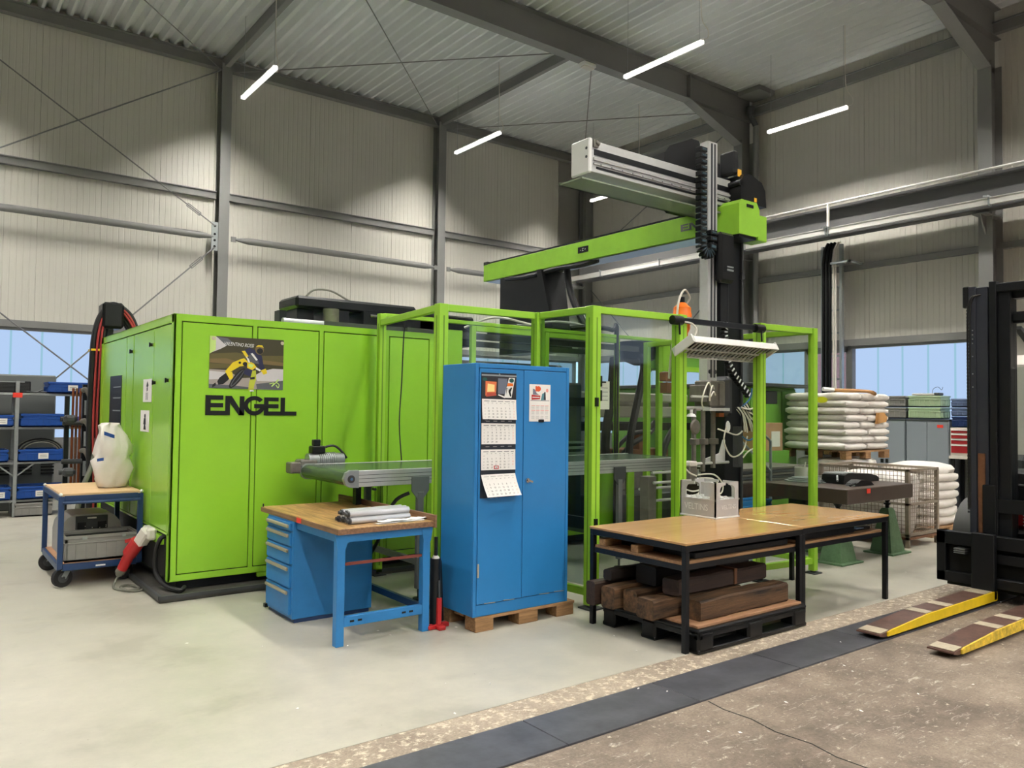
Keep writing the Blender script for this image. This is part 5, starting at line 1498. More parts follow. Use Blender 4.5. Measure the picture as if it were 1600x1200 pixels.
# carriage covers
b = B(); b.prism([(6.02, 4.16), (6.03, 4.30), (6.10, 4.38), (6.45, 4.53), (6.56, 4.53), (6.62, 4.46), (6.62, 4.16)], lambda u, v, w: (u, w, v), 5.40, 5.80); b.build('carriage_cover', BLACK, t)
b = B(); b.box(6.55, 5.45, 3.85, 7.15, 5.9, 4.40, .03); b.build('carriage', BLACKM, t)
b = B(); b.prism([(6.95, 3.9), (6.95, 4.12), (7.0, 4.20), (7.12, 4.22), (7.32, 4.16), (7.38, 4.08), (7.40, 3.9)], lambda u, v, w: (u, w, v), 5.15, 5.5); b.build('motor_cover', BLACK, t)
b = B(); b.box(6.90, 5.2, 4.2, 6.98, 5.4, 4.46, .02); b.cyl((6.95, 5.15, 4.1), (6.95, 5.3, 4.1), .03); b.build('motor', BLACKM, t)
b = B(); b.box(6.955, 5.195, 4.18, 7.02, 5.20, 4.26, .003); b.box(7.18, 5.145, 3.93, 7.22, 5.15, 3.975); b.each('warning_label', mat('label_yellow', (240, 180, 40), .5), t)
# vertical arm
b = B(); b.box(6.42, 5.16, 1.95, 6.57, 5.27, 4.44, .004); va = b.build('vertical_arm', ALU, t)
b = B(); b.box(6.465, 5.153, 2.0, 6.485, 5.161, 4.42); b.box(6.515, 5.153, 2.0, 6.535, 5.161, 4.42); b.each('arm_slot', DGREY, va)
b = B(); b.cyl((6.455, 5.15, 2.06), (6.455, 5.162, 2.06), .022, 12); b.cyl((6.535, 5.15, 2.06), (6.535, 5.162, 2.06), .022, 12); b.each('bolt', DGREY, va)
b = B(); b.box(6.50, 5.06, 2.98, 6.74, 5.15, 3.50, .03); b.build('arm_motor_cover', BLACK, t)
b = B(); b.box(6.60, 5.052, 3.10, 6.70, 5.06, 3.12); b.box(6.60, 5.052, 3.135, 6.70, 5.06, 3.15); b.each('badge', GALV, t)
b = B(); b.box(6.60, 5.14, 2.55, 6.71, 5.24, 3.0, .004); b.cyl((6.74, 5.17, 2.0), (6.74, 5.17, 3.0), .02); b.each('lower_guide', BLACKM, t)
# drag chain: links one by one, down, round the bend and up
def chain(pts, parent, w_, h_, m1, m2, name='chain_link'):
    lk = None
    for i in range(len(pts) - 1):
        P, Q = Vector(pts[i]), Vector(pts[i + 1])
        b = B(); d = (Q - P)
        b.bar(P - d * .04, P + d * .74, w_, h_, .004, up=(0, 1, 0)); b.use(m2) if False else None
        o = b.build(name, m1, parent)
        b = B(); b.bar(P + d * .18, P + d * .5, w_ * .66, h_ + .012, .003, up=(0, 1, 0)); b.build('link_window', m2, o)
pts = [(6.265, 5.12, 4.32 - .062 * k) for k in range(17)]
for k in range(1, 8):
    a = math.pi * k / 8
    pts.append((6.265 + .08 - .08 * math.cos(a), 5.12, 3.328 - .08 * math.sin(a)))
pts += [(6.425, 5.12, 3.328 + .062 * k) for k in range(1, 4)]
chain(pts, t, .105, .07, BLACK, mat('link_teal', (52, 74, 84), .4))
pts = [Vector(p) for p in ((6.64, 5.10, 2.56), (6.58, 5.08, 2.48), (6.60, 5.08, 2.36), (6.62, 5.08, 2.26), (6.66, 5.08, 2.14), (6.76, 5.08, 2.02), (6.88, 5.08, 1.92), (7.0, 5.08, 1.82))]
chain([tuple(p) for p in spline(pts, 3)], t, .07, .05, BLACK, mat('link_pale', (212, 214, 214), .4), 'white_chain_link')
# gripper head
OFF.x = -.10
b = B(); b.box(6.50, 5.10, 1.70, 6.74, 5.32, 1.97, .015); b.box(6.62, 5.08, 1.72, 6.67, 5.10, 1.94, .004); b.build('wrist_plate', GREYCAST, t)
b = B(); b.box(6.76, 5.1, 1.60, 6.88, 5.35, 2.02, .04); b.build('wrist_drive', DGREY, t)
b = B(); b.box(6.40, 5.14, 1.75, 6.50, 5.3, 1.92, .008); b.build('valve_block', GREYCAST, t)
b = B(); b.box(6.42, 5.05, 1.66, 6.74, 5.25, 1.69); b.cyl((6.0, 5.15, 1.685), (6.55, 5.15, 1.685), .018); b.cyl((6.2, 5.1, 1.80), (6.45, 5.1, 1.80), .012); b.each('cross_tube', ALU, t)
for x in (6.30, 6.44, 6.60):
    b = B(); b.cyl((x, 5.15, 1.68), (x, 5.15, 1.02 + (x - 6.3) * .2), .024, 10); b.box(x - .03, 5.1, 1.32, x + .03, 5.18, 1.38, .005); b.build('gripper_tube', GREYCAST, t)
b = B(); b.lathe((6.20, 5.05, 1.50), [(.0, -.01), (.06, -.01), (.075, 0), (.06, .012), (.0, .016)], 22, Matrix.Rotation(math.pi / 2, 4, 'X')); b.build('suction_cup', GREYCAST, t)
b = B(); b.lathe((6.20, 5.1, 1.60), [(.05, 0), (.035, .025), (.015, .03), (.015, .07)], 14); b.build('suction_cup', WHITE, t)
b = B(); b.cyl((6.02, 5.15, 1.13), (6.85, 5.15, 1.13), .014); b.cyl((6.02, 5.15, .98), (6.4, 5.15, .98), .01); b.each('lower_cross_tube', ALU, t)
b = B(); b.box(6.18, 5.1, .93, 6.3, 5.2, 1.11, .01); b.build('vacuum_block', GREYCAST, t)
b = B(); b.box(6.17, 5.08, 1.11, 6.28, 5.2, 1.16, .01); b.build('vacuum_cap', CREAM, t)
b = B(); b.prism([(6.55, 1.14), (6.86, 1.14), (6.86, 1.36), (6.84, 1.36), (6.78, 1.22), (6.55, 1.17)], lambda u, v, w: (u, w, v), 5.2, 5.22); b.build('white_bracket', WHITE, t)
b = B(); b.box(6.88, 5.06, 1.08, 6.97, 5.12, 1.5, .004); b.build('guide_blade', DGREY, t)
b = B(); b.lathe((6.72, 5.06, 1.50), [(0, 0), (.06, 0), (.05, .01), (0, .012)], 18, Matrix.Rotation(math.pi / 2, 4, 'X') @ Matrix.Scale(.6, 4, (1, 0, 0))); b.build('white_disc', WHITE, t)
b = B(); b.box(6.58, 5.06, 1.60, 6.66, 5.1, 1.64); b.build('copper_fitting', COPPER, t)
rg = random.Random(2)
def loop(m, P, r=.008, name='air_hose'):
    b = B(); b.tube(P, r, 6, 5); b.build(name, m, rob)
loop(CABLEW, [(6.48, 5.08, 1.9), (6.36, 5.02, 1.94), (6.27, 5.0, 1.84), (6.26, 5.02, 1.74), (6.32, 5.05, 1.69)])
loop(CABLEW, [(6.50, 5.06, 1.88), (6.40, 5.0, 1.91), (6.34, 4.98, 1.84), (6.38, 5.02, 1.76)])
loop(CABLEW, [(6.52, 5.06, 1.82), (6.44, 5.02, 1.85), (6.37, 5.0, 1.80)])
loop(CABLEW, [(6.52, 5.03, 1.48), (6.62, 5.0, 1.45), (6.78, 4.99, 1.42), (6.90, 5.0, 1.48), (6.92, 5.02, 1.58), (6.84, 5.04, 1.68)])
loop(CABLEW, [(6.62, 5.0, 1.50), (6.58, 5.0, 1.36), (6.66, 4.99, 1.22), (6.78, 5.0, 1.20), (6.9, 5.0, 1.26), (6.99, 5.02, 1.40)])
loop(CABLEB, [(7.04, 5.0, 1.9), (7.0, 4.99, 1.80), (6.9, 5.0, 1.72), (6.85, 5.02, 1.68)])
loop(CABLEB, [(6.98, 5.0, 1.66), (7.08, 4.98, 1.55), (7.08, 4.98, 1.42), (6.98, 4.99, 1.36), (6.88, 5.0, 1.40)])
for k in range(9):
    x = 6.80 + .028 * k
    loop(CABLEW if k % 3 else BLACK, [(6.80 + .02 * k, 5.02, 1.70), (6.84 + .025 * k, 4.99, 1.64 - .01 * k), (x + .05, 4.98, 1.56), (x + .06 + .01 * k, 4.98, 1.46 - .01 * (k % 3))], .007)
for k in range(6):
    loop(BLACK if k % 2 else CABLEW, [(6.86 + .02 * k, 5.0, 1.70 + .01 * k), (6.95 + .02 * k, 4.98, 1.68 - .02 * k), (7.06, 4.99, 1.70 - .035 * k), (7.12, 5.02, 1.74 - .02 * k)], .009)
loop(CABLEW, [(6.22, 5.05, 1.02), (6.06, 5.0, 1.06), (5.98, 5.0, 1.12)])
loop(CABLEW, [(6.24, 5.05, 1.03), (6.42, 5.0, 1.03), (6.56, 5.0, .93), (6.54, 5.0, .84), (6.44, 5.0, .86), (6.34, 5.02, .98)])
loop(CABLEW, [(6.26, 5.05, 1.00), (6.4, 5.0, .99), (6.5, 5.0, .92), (6.46, 5.0, .90), (6.36, 5.02, .97)])
loop(CABLEW, [(6.26, 5.04, .94), (6.2, 5.0, .86), (6.08, 5.0, .84), (6.0, 5.0, .86)])
loop(CABLEW, [(6.28, 5.04, .95), (6.24, 5.0, .90), (6.12, 5.0, .88), (6.02, 5.0, .90)])
loop(CABLEW, [(6.96, 5.05, 1.18), (7.0, 5.02, 1.24), (7.1, 5.02, 1.27), (7.18, 5.06, 1.22)])
b = B(); b.box(6.28, 5.5, 1.96, 6.5, 5.6, 2.06, .01); b.box(6.3, 5.5, 1.84, 6.46, 5.6, 1.95); b.each('orange_block', RUST, t)
OFF.x = 0
# cardboard box beyond the fence
t = thing('cardboard_box', 'brown cardboard box with white label leaning at the green hood beyond the fence', 'box', (9.9, 6.95, 0))
b = B(); b.box(9.52, 6.72, 1.10, 10.06, 7.12, 1.50, .004); b.build('carton', CARD, t)
b = B(); b.box(9.78, 6.716, 1.16, 9.99, 6.72, 1.38); b.build('white_label', LABEL, t)
b = B(); b.box(9.3, 6.7, .0, 10.2, 7.15, 1.10, .004); b.build('stand_plinth', HOOD, t)
# ------------------------------------------------------------------ two low tables
def table(label, loc, lx, ly, h=.75, mshelf=SHELFBOARD):
    t = thing('work_table', label, 'table', loc, 0, 'low board-topped tables')
    b = B(); b.box(0, 0, h - .018, lx, ly, h, .003); b.build('table_top', TABLETOP, t, True)
    b = B()
    b.box(.004, .004, h - .062, lx - .004, .044, h - .019, .003); b.box(.004, ly - .044, h - .062, lx - .004, ly - .004, h - .019, .003)
    b.box(.004, .044, h - .062, .044, ly - .044, h - .019, .003); b.box(lx - .044, .044, h - .062, lx - .004, ly - .044, h - .019, .003)
    b.build('top_frame', BLACKM, t, True)
    lg = None
    for x in (.004, lx - .044):
        for y in (.004, ly - .044):
            b = B(); b.box(x, y, 0, x + .04, y + .04, h - .062, .003)
            b.build('leg', BLACKM, t, True)
    b = B()
    for y in (.044, ly - .064): b.box(.044, y, .555, lx - .044, y + .02, .592)
    for x in (.014, lx - .034): b.box(x, .044, .555, x + .02, ly - .044, .592)
    b.each('shelf_frame', BLACKM, t, local=True)
    b = B(); b.box(.02, .05, .593, lx - .02, ly - .05, .612); b.build('shelf_board', mshelf, t, True)
    return t
table('low brown board-topped black table in front, with the bottle crate on it', (4.21, 3.56, 0), 1.40, .965)
table('second low brown board-topped table, right-hand, standing nearer the forklift', (5.625, 3.575, 0), 1.345, .985)
for (x, y, l), lb in (((4.225, 4.36, .30), 'short pale timber offcut at the back end of the table shelf'), ((4.232, 4.03, .34), 'short pale timber offcut in the middle of the table shelf')):
    t = thing('timber_offcut', lb, 'timber', (x, y, .613), 0, 'offcuts on the table shelf')
    b = B(); b.box(0, 0, 0, l, .07, .055, .004); b.build('block', PALLET, t, True)
t = thing('dark_gap_filler', 'dark filler slabs added in the gap above the front table shelf', 'stack', (4.5, 4.0, .613))
b = B(); b.box(4.40, 3.64, .613, 5.52, 4.4, .655, .004); b.box(4.44, 3.66, .656, 5.50, 4.35, .684, .004); b.each('sheet', BLACKM, t)  # slabs added so the gap under the table top turns black
t = thing('black_tray', 'flat black tray on the shelf of the right-hand table', 'tray', (6.2, 4.0, .613))
b = B(); b.box(5.75, 3.66, .613, 6.55, 4.45, .68, .01); b.build('tray_body', BLACKM, t)
t = thing('blue_folder', 'dark folder with pale blue paper at the right end of the table shelf', 'folder', (6.72, 3.9, .613))
b = B(); b.box(6.60, 3.70, .613, 6.88, 4.2, .640, .004); b.build('folder', BLACK, t)
b = B(); b.box(6.58, 3.66, .6405, 6.70, 4.0, .644); b.build('paper_sheet', mat('pale_blue_paper', (150, 190, 225), .6), t)

# plastic pallet with oiled beams
t = thing('plastic_pallet', 'black plastic pallet carrying a board and old timber beams under the front table', 'pallet', (4.9, 3.98, 0))
b = B(); X0, X1, Y0, Y1 = 4.275, 5.56, 3.50, 4.44
b.box(X0, Y0, .135, X1, Y1, .165, .01)
for x0, x1 in ((X0, X0 + .17), ((X0 + X1) / 2 - .09, (X0 + X1) / 2 + .09), (X1 - .17, X1)):
    for y0, y1 in ((Y0, Y0 + .13), ((Y0 + Y1) / 2 - .07, (Y0 + Y1) / 2 + .07), (Y1 - .13, Y1)):
        b.box(x0, y0, .0, x1, y1, .14, .018)
for y0, y1 in ((Y0, Y0 + .13), ((Y0 + Y1) / 2 - .07, (Y0 + Y1) / 2 + .07), (Y1 - .13, Y1)): b.box(X0, y0, 0, X1, y1, .032, .008)
b.box(X0, Y0 + .01, .10, X1, Y0 + .04, .14); b.box(X0 + .01, Y0, .10, X0 + .04, Y1, .14)
b.build('pallet_body', BLACK, t)
t = thing('chipboard_sheet', 'reddish chipboard sheet lying on the black plastic pallet', 'board', (4.9, 4.0, .166))
b = B(); b.box(4.30, 3.53, .1655, 5.53, 4.42, .184, .002); b.build('sheet', PLYO, t)
def beam(label, x0, x1, y0, y1, z0, z1, m, rz=0.0, notch=False):
    t = thing('timber_beam', label, 'beam', ((x0 + x1) / 2, (y0 + y1) / 2, z0), rz, 'old timber beams on the black pallet')
    lx, ly, h = x1 - x0, y1 - y0, z1 - z0
    n = 7; vs = []; fs = []; rg = random.Random(int(x0 * 1000 + y0 * 777))
    for i in range(n + 1):
        u = -lx / 2 + lx * i / n
        e = rg.uniform(-.006, .006); e2 = rg.uniform(-.006, .006); c_ = .014
        y_a, y_b, h_ = -ly / 2 + e, ly / 2 + e2, h + rg.uniform(-.012, .0)
        vs += [(u, y_a + c_, 0), (u, y_b - c_, 0), (u, y_b, c_), (u, y_b, h_ - c_), (u, y_b - c_, h_), (u, y_a + c_, h_), (u, y_a, h_ - c_), (u, y_a, c_)]
    for i in range(n):
        for k in range(8): fs.append((i * 8 + k, i * 8 + (k + 1) % 8, (i + 1) * 8 + (k + 1) % 8, (i + 1) * 8 + k))
    fs += [list(range(8))[::-1], list(range(n * 8, n * 8 + 8))]
    b = B(); b.add(vs, fs); b.build('beam_body', m, t, True)
    if notch:
        b = B(); b.box(lx * .1, -ly / 2 - .004, .01, lx * .13, ly / 2 + .004, h + .005); b.build('iron_strap', RUST, t, True)
    return t
beam('short thick oiled beam at the front of the black pallet', 4.40, 5.44, 3.59, 3.74, .185, .335, OLDWOOD, .0)
beam('oiled beam with cracked end poking out left, second from front', 4.14, 5.10, 3.78, 3.94, .185, .33, OLDWOOD, -.02)
beam('oiled beam with square end, third from front on the pallet', 4.20, 5.20, 4.01, 4.14, .185, .345, OLDWOOD, .0)
beam('oiled beam with scuffed pale end, fourth from front on the pallet', 4.13, 5.2, 4.17, 4.31, .185, .35, OLDWOOD, .02)
beam('dark beam at the back edge of the black pallet', 4.10, 5.3, 4.34, 4.44, .185, .37, BROWNW, .01)
beam('brown painted beam resting upper front on the other beams', 4.34, 5.40, 3.74, 3.90, .338, .46, BROWNW, .02, True)
beam('thick black upper beam with rounded end, behind the brown one', 4.40, 5.56, 4.02, 4.22, .352, .50, mat('blackened_wood', (30, 25, 22), .6, var=.3, scale=8), .03)
beam('dark plank lying upper back on the beam pile', 4.2, 5.1, 4.26, 4.34, .372, .46, mat('dark_plank', (38, 30, 25), .7, var=.25, scale=9), -.02)

# bottle crate
t = thing('bottle_crate', 'pale grey plastic beer bottle crate standing on the front table', 'crate', (5.52, 4.40, .75))
QX0, QX1, QY0, QY1, QZ = 5.36, 5.68, 4.22, 4.60, .752
lx, ly, hh = QX1 - QX0, QY1 - QY0, .30
def arch(a0, a1, zlow, ztop, z1, n=6):
    """opening outline from lower left, arched top"""
    r = min(.045, (a1 - a0) / 2); pts = [(a0, zlow), (a1, zlow), (a1, ztop - r)]
    for k in range(1, n): pts.append((a1 - r + r * math.cos(math.pi / 2 * k / n), ztop - r + r * math.sin(math.pi / 2 * k / n)))
    pts.append((a1 - r, ztop)); pts.append((a0 + r, ztop))
    for k in range(1, n): pts.append((a0 + r - r * math.sin(math.pi / 2 * k / n), ztop - r + r * math.cos(math.pi / 2 * k / n)))
    pts.append((a0, ztop - r)); return pts
wt = .012
b = B()
for y0, y1 in ((QY0, QY0 + wt), (QY1 - wt, QY1)): b.box(QX0, y0, QZ, QX1, y1, QZ + .155)
for x0, x1 in ((QX0, QX0 + wt), (QX1 - wt, QX1)): b.box(x0, QY0, QZ, x1, QY1, QZ + .155)
b.box(QX0, QY0, QZ, QX1, QY1, QZ + .012)
# corner columns and the hand-hold tops
def side(u0, u1, fn, full):
    c_ = .07 if full else .06
    L = u1 - u0
    # left and right uprights flare into the top band, which is open in the middle of the near long sides
    for s_, a in ((1, u0), (-1, u1)):
        pts = [(a, .155), (a + s_ * c_, .155), (a + s_ * c_, .23)]
        for k in range(1, 6):
            an = math.pi / 2 * k / 5
            pts.append((a + s_ * (c_ + .05 * (1 - math.cos(an))), .23 + .045 * math.sin(an)))
        e = L / 2 if full else .155
        pts += [(a + s_ * min(e, L / 2 - .025), .278), (a + s_ * min(e, L / 2 - .025), hh), (a, hh)]
        b.prism(pts, fn, 0, wt)
side(QY0, QY1, lambda u, v, w: (QX0 + w, u, QZ + v), False)
side(QY0, QY1, lambda u, v, w: (QX1 - w, u, QZ + v), True)
side(QX0, QX1, lambda u, v, w: (u, QY0 + w, QZ + v), False)
side(QX0, QX1, lambda u, v, w: (u, QY1 - w, QZ + v), True)
for x in (QX0, QX1 - .05):
    for y in (QY0, QY1 - .05): b.prism([(0, 0), (.05, 0), (.05, .05), (0, .05)], lambda u, v, w, x=x, y=y: (x + u, y + v, QZ + w), .012, hh - .03) if (x, y) == (QX1 - .05, QY1 - .05) else None
b.build('crate_body', CRATEG, t)
b = B(); b.box(QX0 - .004, QY0 - .004, QZ - .002, QX1 + .004, QY1 + .004, QZ + .012, .002); b.build('bottom_rim', WHITE, t)
b = B(); b.box(QX0 - .003, QY0 - .003, QZ + .148, QX1 + .003, QY1 + .003, QZ + .158); 
b.build('band', CRATEG, t)
b = B()
for i in range(1, 5): b.box(QX0 + lx * i / 5 - .004, QY0 + .01, QZ + .02, QX0 + lx * i / 5 + .004, QY1 - .01, QZ + .165)
for j in range(1, 6): b.box(QX0 + .01, QY0 + ly * j / 6 - .004, QZ + .02, QX1 - .01, QY0 + ly * j / 6 + .004, QZ + .165)
b.build('divider', WHITE, t, kind='stuff')
b = B(); b.box(QX0 + .14, QY0 + .16, QZ + .15, QX0 + .19, QY0 + .24, QZ + .29, .01); b.build('centre_post', CRATEG, t)
b = B(); b.text('VELTINS', (QX0 - .0005, (QY0 + QY1) / 2 + .01, QZ + .062), (0, -1, 0), (0, 0, 1), .075, .006, 'CENTER', 0, .92); 
b.build('crate_lettering', WHITE, t, smooth=0)
b = B(); b.text('VELTINS', ((QX0 + QX1) / 2 + .01, QY0 - .0005, QZ + .075), (1, 0, 0), (0, 0, 1), .052, .006, 'CENTER'); b.build('crate_lettering', WHITE, t, smooth=0)

# ------------------------------------------------------------------ surface plate on green pedestals
t = thing('surface_plate', 'heavy brown surface plate on tapered green pedestals, beside the wire cage', 'table', (8.65, 5.0, 0))
b = B(); b.box(7.95, 4.52, .672, 9.37, 5.58, .836, .008); b.build('plate', PLATE, t)
b = B(); b.box(8.335, 4.514, .775, 8.405, 4.52, .825); b.build('red_tag', REDTAG, t)
for x, y in ((8.20, 4.78), (9.28, 4.78), (8.7, 5.4)):
    b = B()
    def fr(w, d, z): return [(x - w, y - d, z), (x + w, y - d, z), (x + w, y + d, z), (x - w, y + d, z)]
    b.add(fr(.16, .13, .02) + fr(.07, .055, .50) + fr(.05, .04, .53), [(0, 1, 5, 4), (1, 2, 6, 5), (2, 3, 7, 6), (3, 0, 4, 7), (4, 5, 9, 8), (5, 6, 10, 9), (6, 7, 11, 10), (7, 4, 8, 11), (8, 9, 10, 11), (0, 3, 2, 1)])
    p = b.build('pedestal', OLDGREEN, t)
    b = B(); b.box(x - .22, y - .18, 0, x + .22, y + .18, .02, .004); b.build('foot_plate', OLDGREEN, p)
    b = B(); b.cyl((x, y, .53), (x, y, .60), .022, 12); b.cyl((x, y, .57), (x, y, .59), .04, 12); b.lathe((x, y, .60), [(.02, 0), (.055, .05), (.055, .072)], 14); b.build('jack_screw', BLACKM, p)
# parts lying on it
t = thing('machine_cover', 'long black moulded cover lying on the brown surface plate', 'cover', (9.0, 4.95, .837))
b = B()
b.prism([(0, 0), (.02, .10), (.10, .125), (.55, .10), (.72, .07), (.78, .04), (.78, 0)], lambda u, v, w: (8.46 + u * 1.12, 4.86 + w + u * .06, .838 + v * 1.0), 0, .28); b.build('shell', BLACK, t)
b = B(); b.box(8.48, 4.90, .94, 8.75, 5.12, .965, .006); b.cyl((8.48, 4.95, .93), (8.4, 4.9, .88), .012); b.build('clip_set', GALV, t)
t = thing('machine_cover', 'small glossy black cap lying in front of the long black cover', 'cover', (8.55, 4.72, .837))
b = B(); b.prism([(0, 0), (.02, .03), (.12, .065), (.22, .06), (.34, .035), (.40, 0)], lambda u, v, w: (8.36 + u, 4.66 + w, .838 + v), 0, .12); b.build('shell', BLACK, t)
b = B(); b.tube([(8.40, 4.68, .86), (8.32, 4.66, .875), (8.26, 4.67, .85)], .014, 7, 3); b.build('handle', BLACK, t)
t = thing('round_disc', 'flat steel disc stack lying on the surface plate behind the fence post', 'disc', (8.5, 5.4, .837))
b = B()
for k in range(3): b.cyl((8.45 + .02 * k, 5.36, .838 + .016 * k), (8.45 + .02 * k, 5.36, .850 + .016 * k), .22 - .03 * k, 26)
b.each('disc', GALV, t)
t = thing('flat_bar_bundle', 'loose bright flat bars lying on the surface plate by the black cover', 'bars', (8.5, 5.15, .837))
for k in range(6):
    b = B(); b.bar((8.28 + .01 * k, 5.05 + .03 * k, .845 + .012 * k), (8.62 + .02 * k, 5.12 + .02 * k, .845 + .012 * k), .022, .006); b.build('flat_bar', GALV, t)
# wooden tub with stick and stacked boards behind
t = thing('board_stack', 'stack of grey boards behind the surface plate, beyond the fence', 'boards', (8.8, 6.3, .0))
b = B(); b.box(7.7, 5.9, .55, 9.3, 6.65, .78, .01); b.build('support_bench', BROWNW, t)
for k in range(5):
    b = B(); b.box(7.8 + .02 * k, 5.95, .782 + .036 * k, 9.75 - .06 * k, 6.6, .812 + .036 * k, .003); b.build('board', DGREY if k % 2 else GREYCAST, t)
b = B()
for x in (7.8, 9.2):
    for y in (5.95, 6.6): b.box(x - .03, y - .03, 0, x + .03, y + .03, .55)
b.each('bench_leg', BLACKM, t)
t = thing('cream_tub', 'cream round tub with a stick in it beside the stacked boards', 'tub', (9.0, 5.75, .837))
b = B(); b.lathe((9.02, 5.74, .60), [(.09, 0), (.095, .10), (.095, .36), (.08, .36), (.08, .30), (0, .30)], 22); b.cyl((9.06, 5.74, .92), (9.085, 5.74, 1.02), .01); b.build('tub_body', CREAM, t)
b = B(); b.box(8.9, 5.62, 0, 9.14, 5.86, .60); b.build('stand', BLACKM, t)
t = thing('blue_bin', 'blue open bin on the floor behind the surface plate', 'bin', (7.85, 5.9, 0))
euro_box('bin_body', t, 7.62, 5.62, .0, .55, .24, .62, MATS['cabinet_blue'], BOXSHADE)
t = thing('stair_rail', 'thin steel stair handrail rising left behind the fence', 'handrail', (8.2, 6.0, 0))
b = B(); b.tube([(8.40, 5.78, .0), (8.40, 5.78, 1.30), (7.70, 5.78, 1.72)], .018, 8); b.tube([(8.40, 5.78, .93), (7.70, 5.78, 1.38)], .016, 8); b.build('rail', GALV, t)
b = B(); b.tube([(7.9, 5.8, 1.60), (8.3, 5.8, 1.66)], .016, 8); b.build('cross_rail', GALV, t)

# ------------------------------------------------------------------ wire cage
t = thing('wire_cage', 'rusty wire mesh pallet cage standing behind the surface plate', 'cage', (10.15, 5.35, 0))
GX0, GX1, GY0, GY1 = 9.76, 10.56, 4.76, 5.96
for x in (GX0, GX1 - .04):
    for y in (GY0, GY1 - .04):
        b = B(); b.box(x, y, .0, x + .045, y + .045, .95); b.build('corner_post', WIREM, t)
for z in (.94, .52, .14):
    b = B()
    b.box(GX0, GY0, z, GX1, GY0 + .035, z + .03); b.box(GX0, GY1 - .035, z, GX1, GY1, z + .03); b.box(GX0, GY0, z, GX0 + .035, GY1, z + .03); b.box(GX1 - .035, GY0, z, GX1, GY1, z + .03)
    b.build('frame_rail', WIREM, t)
b = B()
for y in (GY0 + .018, GY1 - .018):
    for k in range(16): x = GX0 + .05 + k * .047; b.bar((x, y, .15), (x, y, .95), .005, .005)
    for k in range(16): z = .18 + k * .05; b.bar((GX0, y, z), (GX1, y, z), .005, .005)
for x in (GX0 + .018, GX1 - .018):
    for k in range(24): y = GY0 + .05 + k * .048; b.bar((x, y, .15), (x, y, .95), .005, .005)
    for k in range(16): z = .18 + k * .05; b.bar((x, GY0, z), (x, GY1, z), .005, .005)
b.build('wire_mesh', WIREM, t, kind='stuff', smooth=0)
b = B(); b.box(GX0, GY0, .10, GX1, GY1, .13); b.build('floor_plate', RUST, t)
t = thing('white_liner', 'pale crumpled liner sack filling the wire cage', 'sack', (10.15, 5.35, .13))
b = bag('', '', (10.16, 5.36, .132), [(.33, 0, 0, 0), (.36, .1, 0, 0), (.365, .4, 0, 0), (.36, .66, 0, 0), (.33, .74, 0, 0), (.2, .78, 0, 0), (.05, .79, 0, 0)], BAG, (.92, 1.4), 8, .02); b.build('liner', BAG, t, smooth=60)

# ------------------------------------------------------------------ sacks on pallets
def wood_pallet(label, x0, y0, z0, lx, ly, grp=None):
    t = thing('wooden_pallet', label, 'pallet', (x0 + lx / 2, y0 + ly / 2, z0), 0, grp)
    for i in range(3):
        for j in range(3):
            x = x0 + (lx - .145) * i / 2; y = y0 + (ly - .10) * j / 2
            b = B(); b.box(x, y, z0, x + .145, y + .10, z0 + .10, .004); b.build('block', PALLET, t)
    for j in range(5):
        y = y0 + (ly - .12) * j / 4; b = B(); b.box(x0, y, z0 + .10, x0 + lx, y + .12, z0 + .125, .002); b.build('deck_board', PALLET, t)
    return t
def sack_mesh(lx, ly, h, seed):
    rg = random.Random(seed); nx, ny = 12, 9; vs = []; fs = []
    ph = [rg.uniform(0, 6.3) for _ in range(4)]
    for s_ in (1, -1):
        for i in range(nx + 1):
            for j in range(ny + 1):
                u = i / nx * 2 - 1; v = j / ny * 2 - 1
                e = ((1 - abs(u) ** 6) * (1 - abs(v) ** 5)) ** .30
                wv = 1 + .10 * math.sin(4 * u + ph[0]) * math.sin(3 * v + ph[1]) + .05 * math.sin(11 * v + ph[2])
                vs.append((u * lx / 2 * (1 - .05 * abs(v) ** 5) + .012 * math.sin(5 * v + ph[3]) * u, v * ly / 2 * (1 - .05 * abs(u) ** 5) + .010 * math.sin(6 * u + ph[1]) * v, h / 2 + s_ * h / 2 * (.42 + .58 * e) * (wv if s_ > 0 else 1)))
    N = (nx + 1) * (ny + 1)
    for i in range(nx):
        for j in range(ny):
            a = i * (ny + 1) + j
            fs.append((a, a + ny + 1, a + ny + 2, a + 1)); fs.append((N + a, N + a + 1, N + a + ny + 2, N + a + ny + 1))
    for i in range(nx):
        for j in (0, ny):
            a = i * (ny + 1) + j; fs.append((a, a + ny + 1, N + a + ny + 1, N + a))
    for j in range(ny):
        for i in (0, nx):
            a = i * (ny + 1) + j; fs.append((a, a + 1, N + a + 1, N + a))
    b = B(); b.add(vs, fs); return b
sk = {}
def sack(x, y, z, kind, lb, grp, rz=0):
    if kind not in sk:
        lx, ly = ((.62, .52) if kind[0] == 'A' else (.42, .52))
        o = sack_mesh(lx, ly, .112, kind[1]).build('granulate_sack', BAG, smooth=70); tag(o, lb, 'sack', grp); sk[kind] = o
    else:
        o = sk[kind].copy(); C.objects.link(o); o['label'] = lb; o['group'] = grp
    o.location = (x, y, z); o.rotation_euler = (0, 0, rz)
    return o
SX, SY = 10.62, 6.06
wood_pallet('wooden pallet stacked upper, carrying the tall white sack stack', SX, SY, .985, 1.22, 1.0)
rg = random.Random(4); nl = 8; NUM = ['lowest', 'second', 'third', 'fourth', 'fifth', 'sixth', 'seventh', 'topmost']
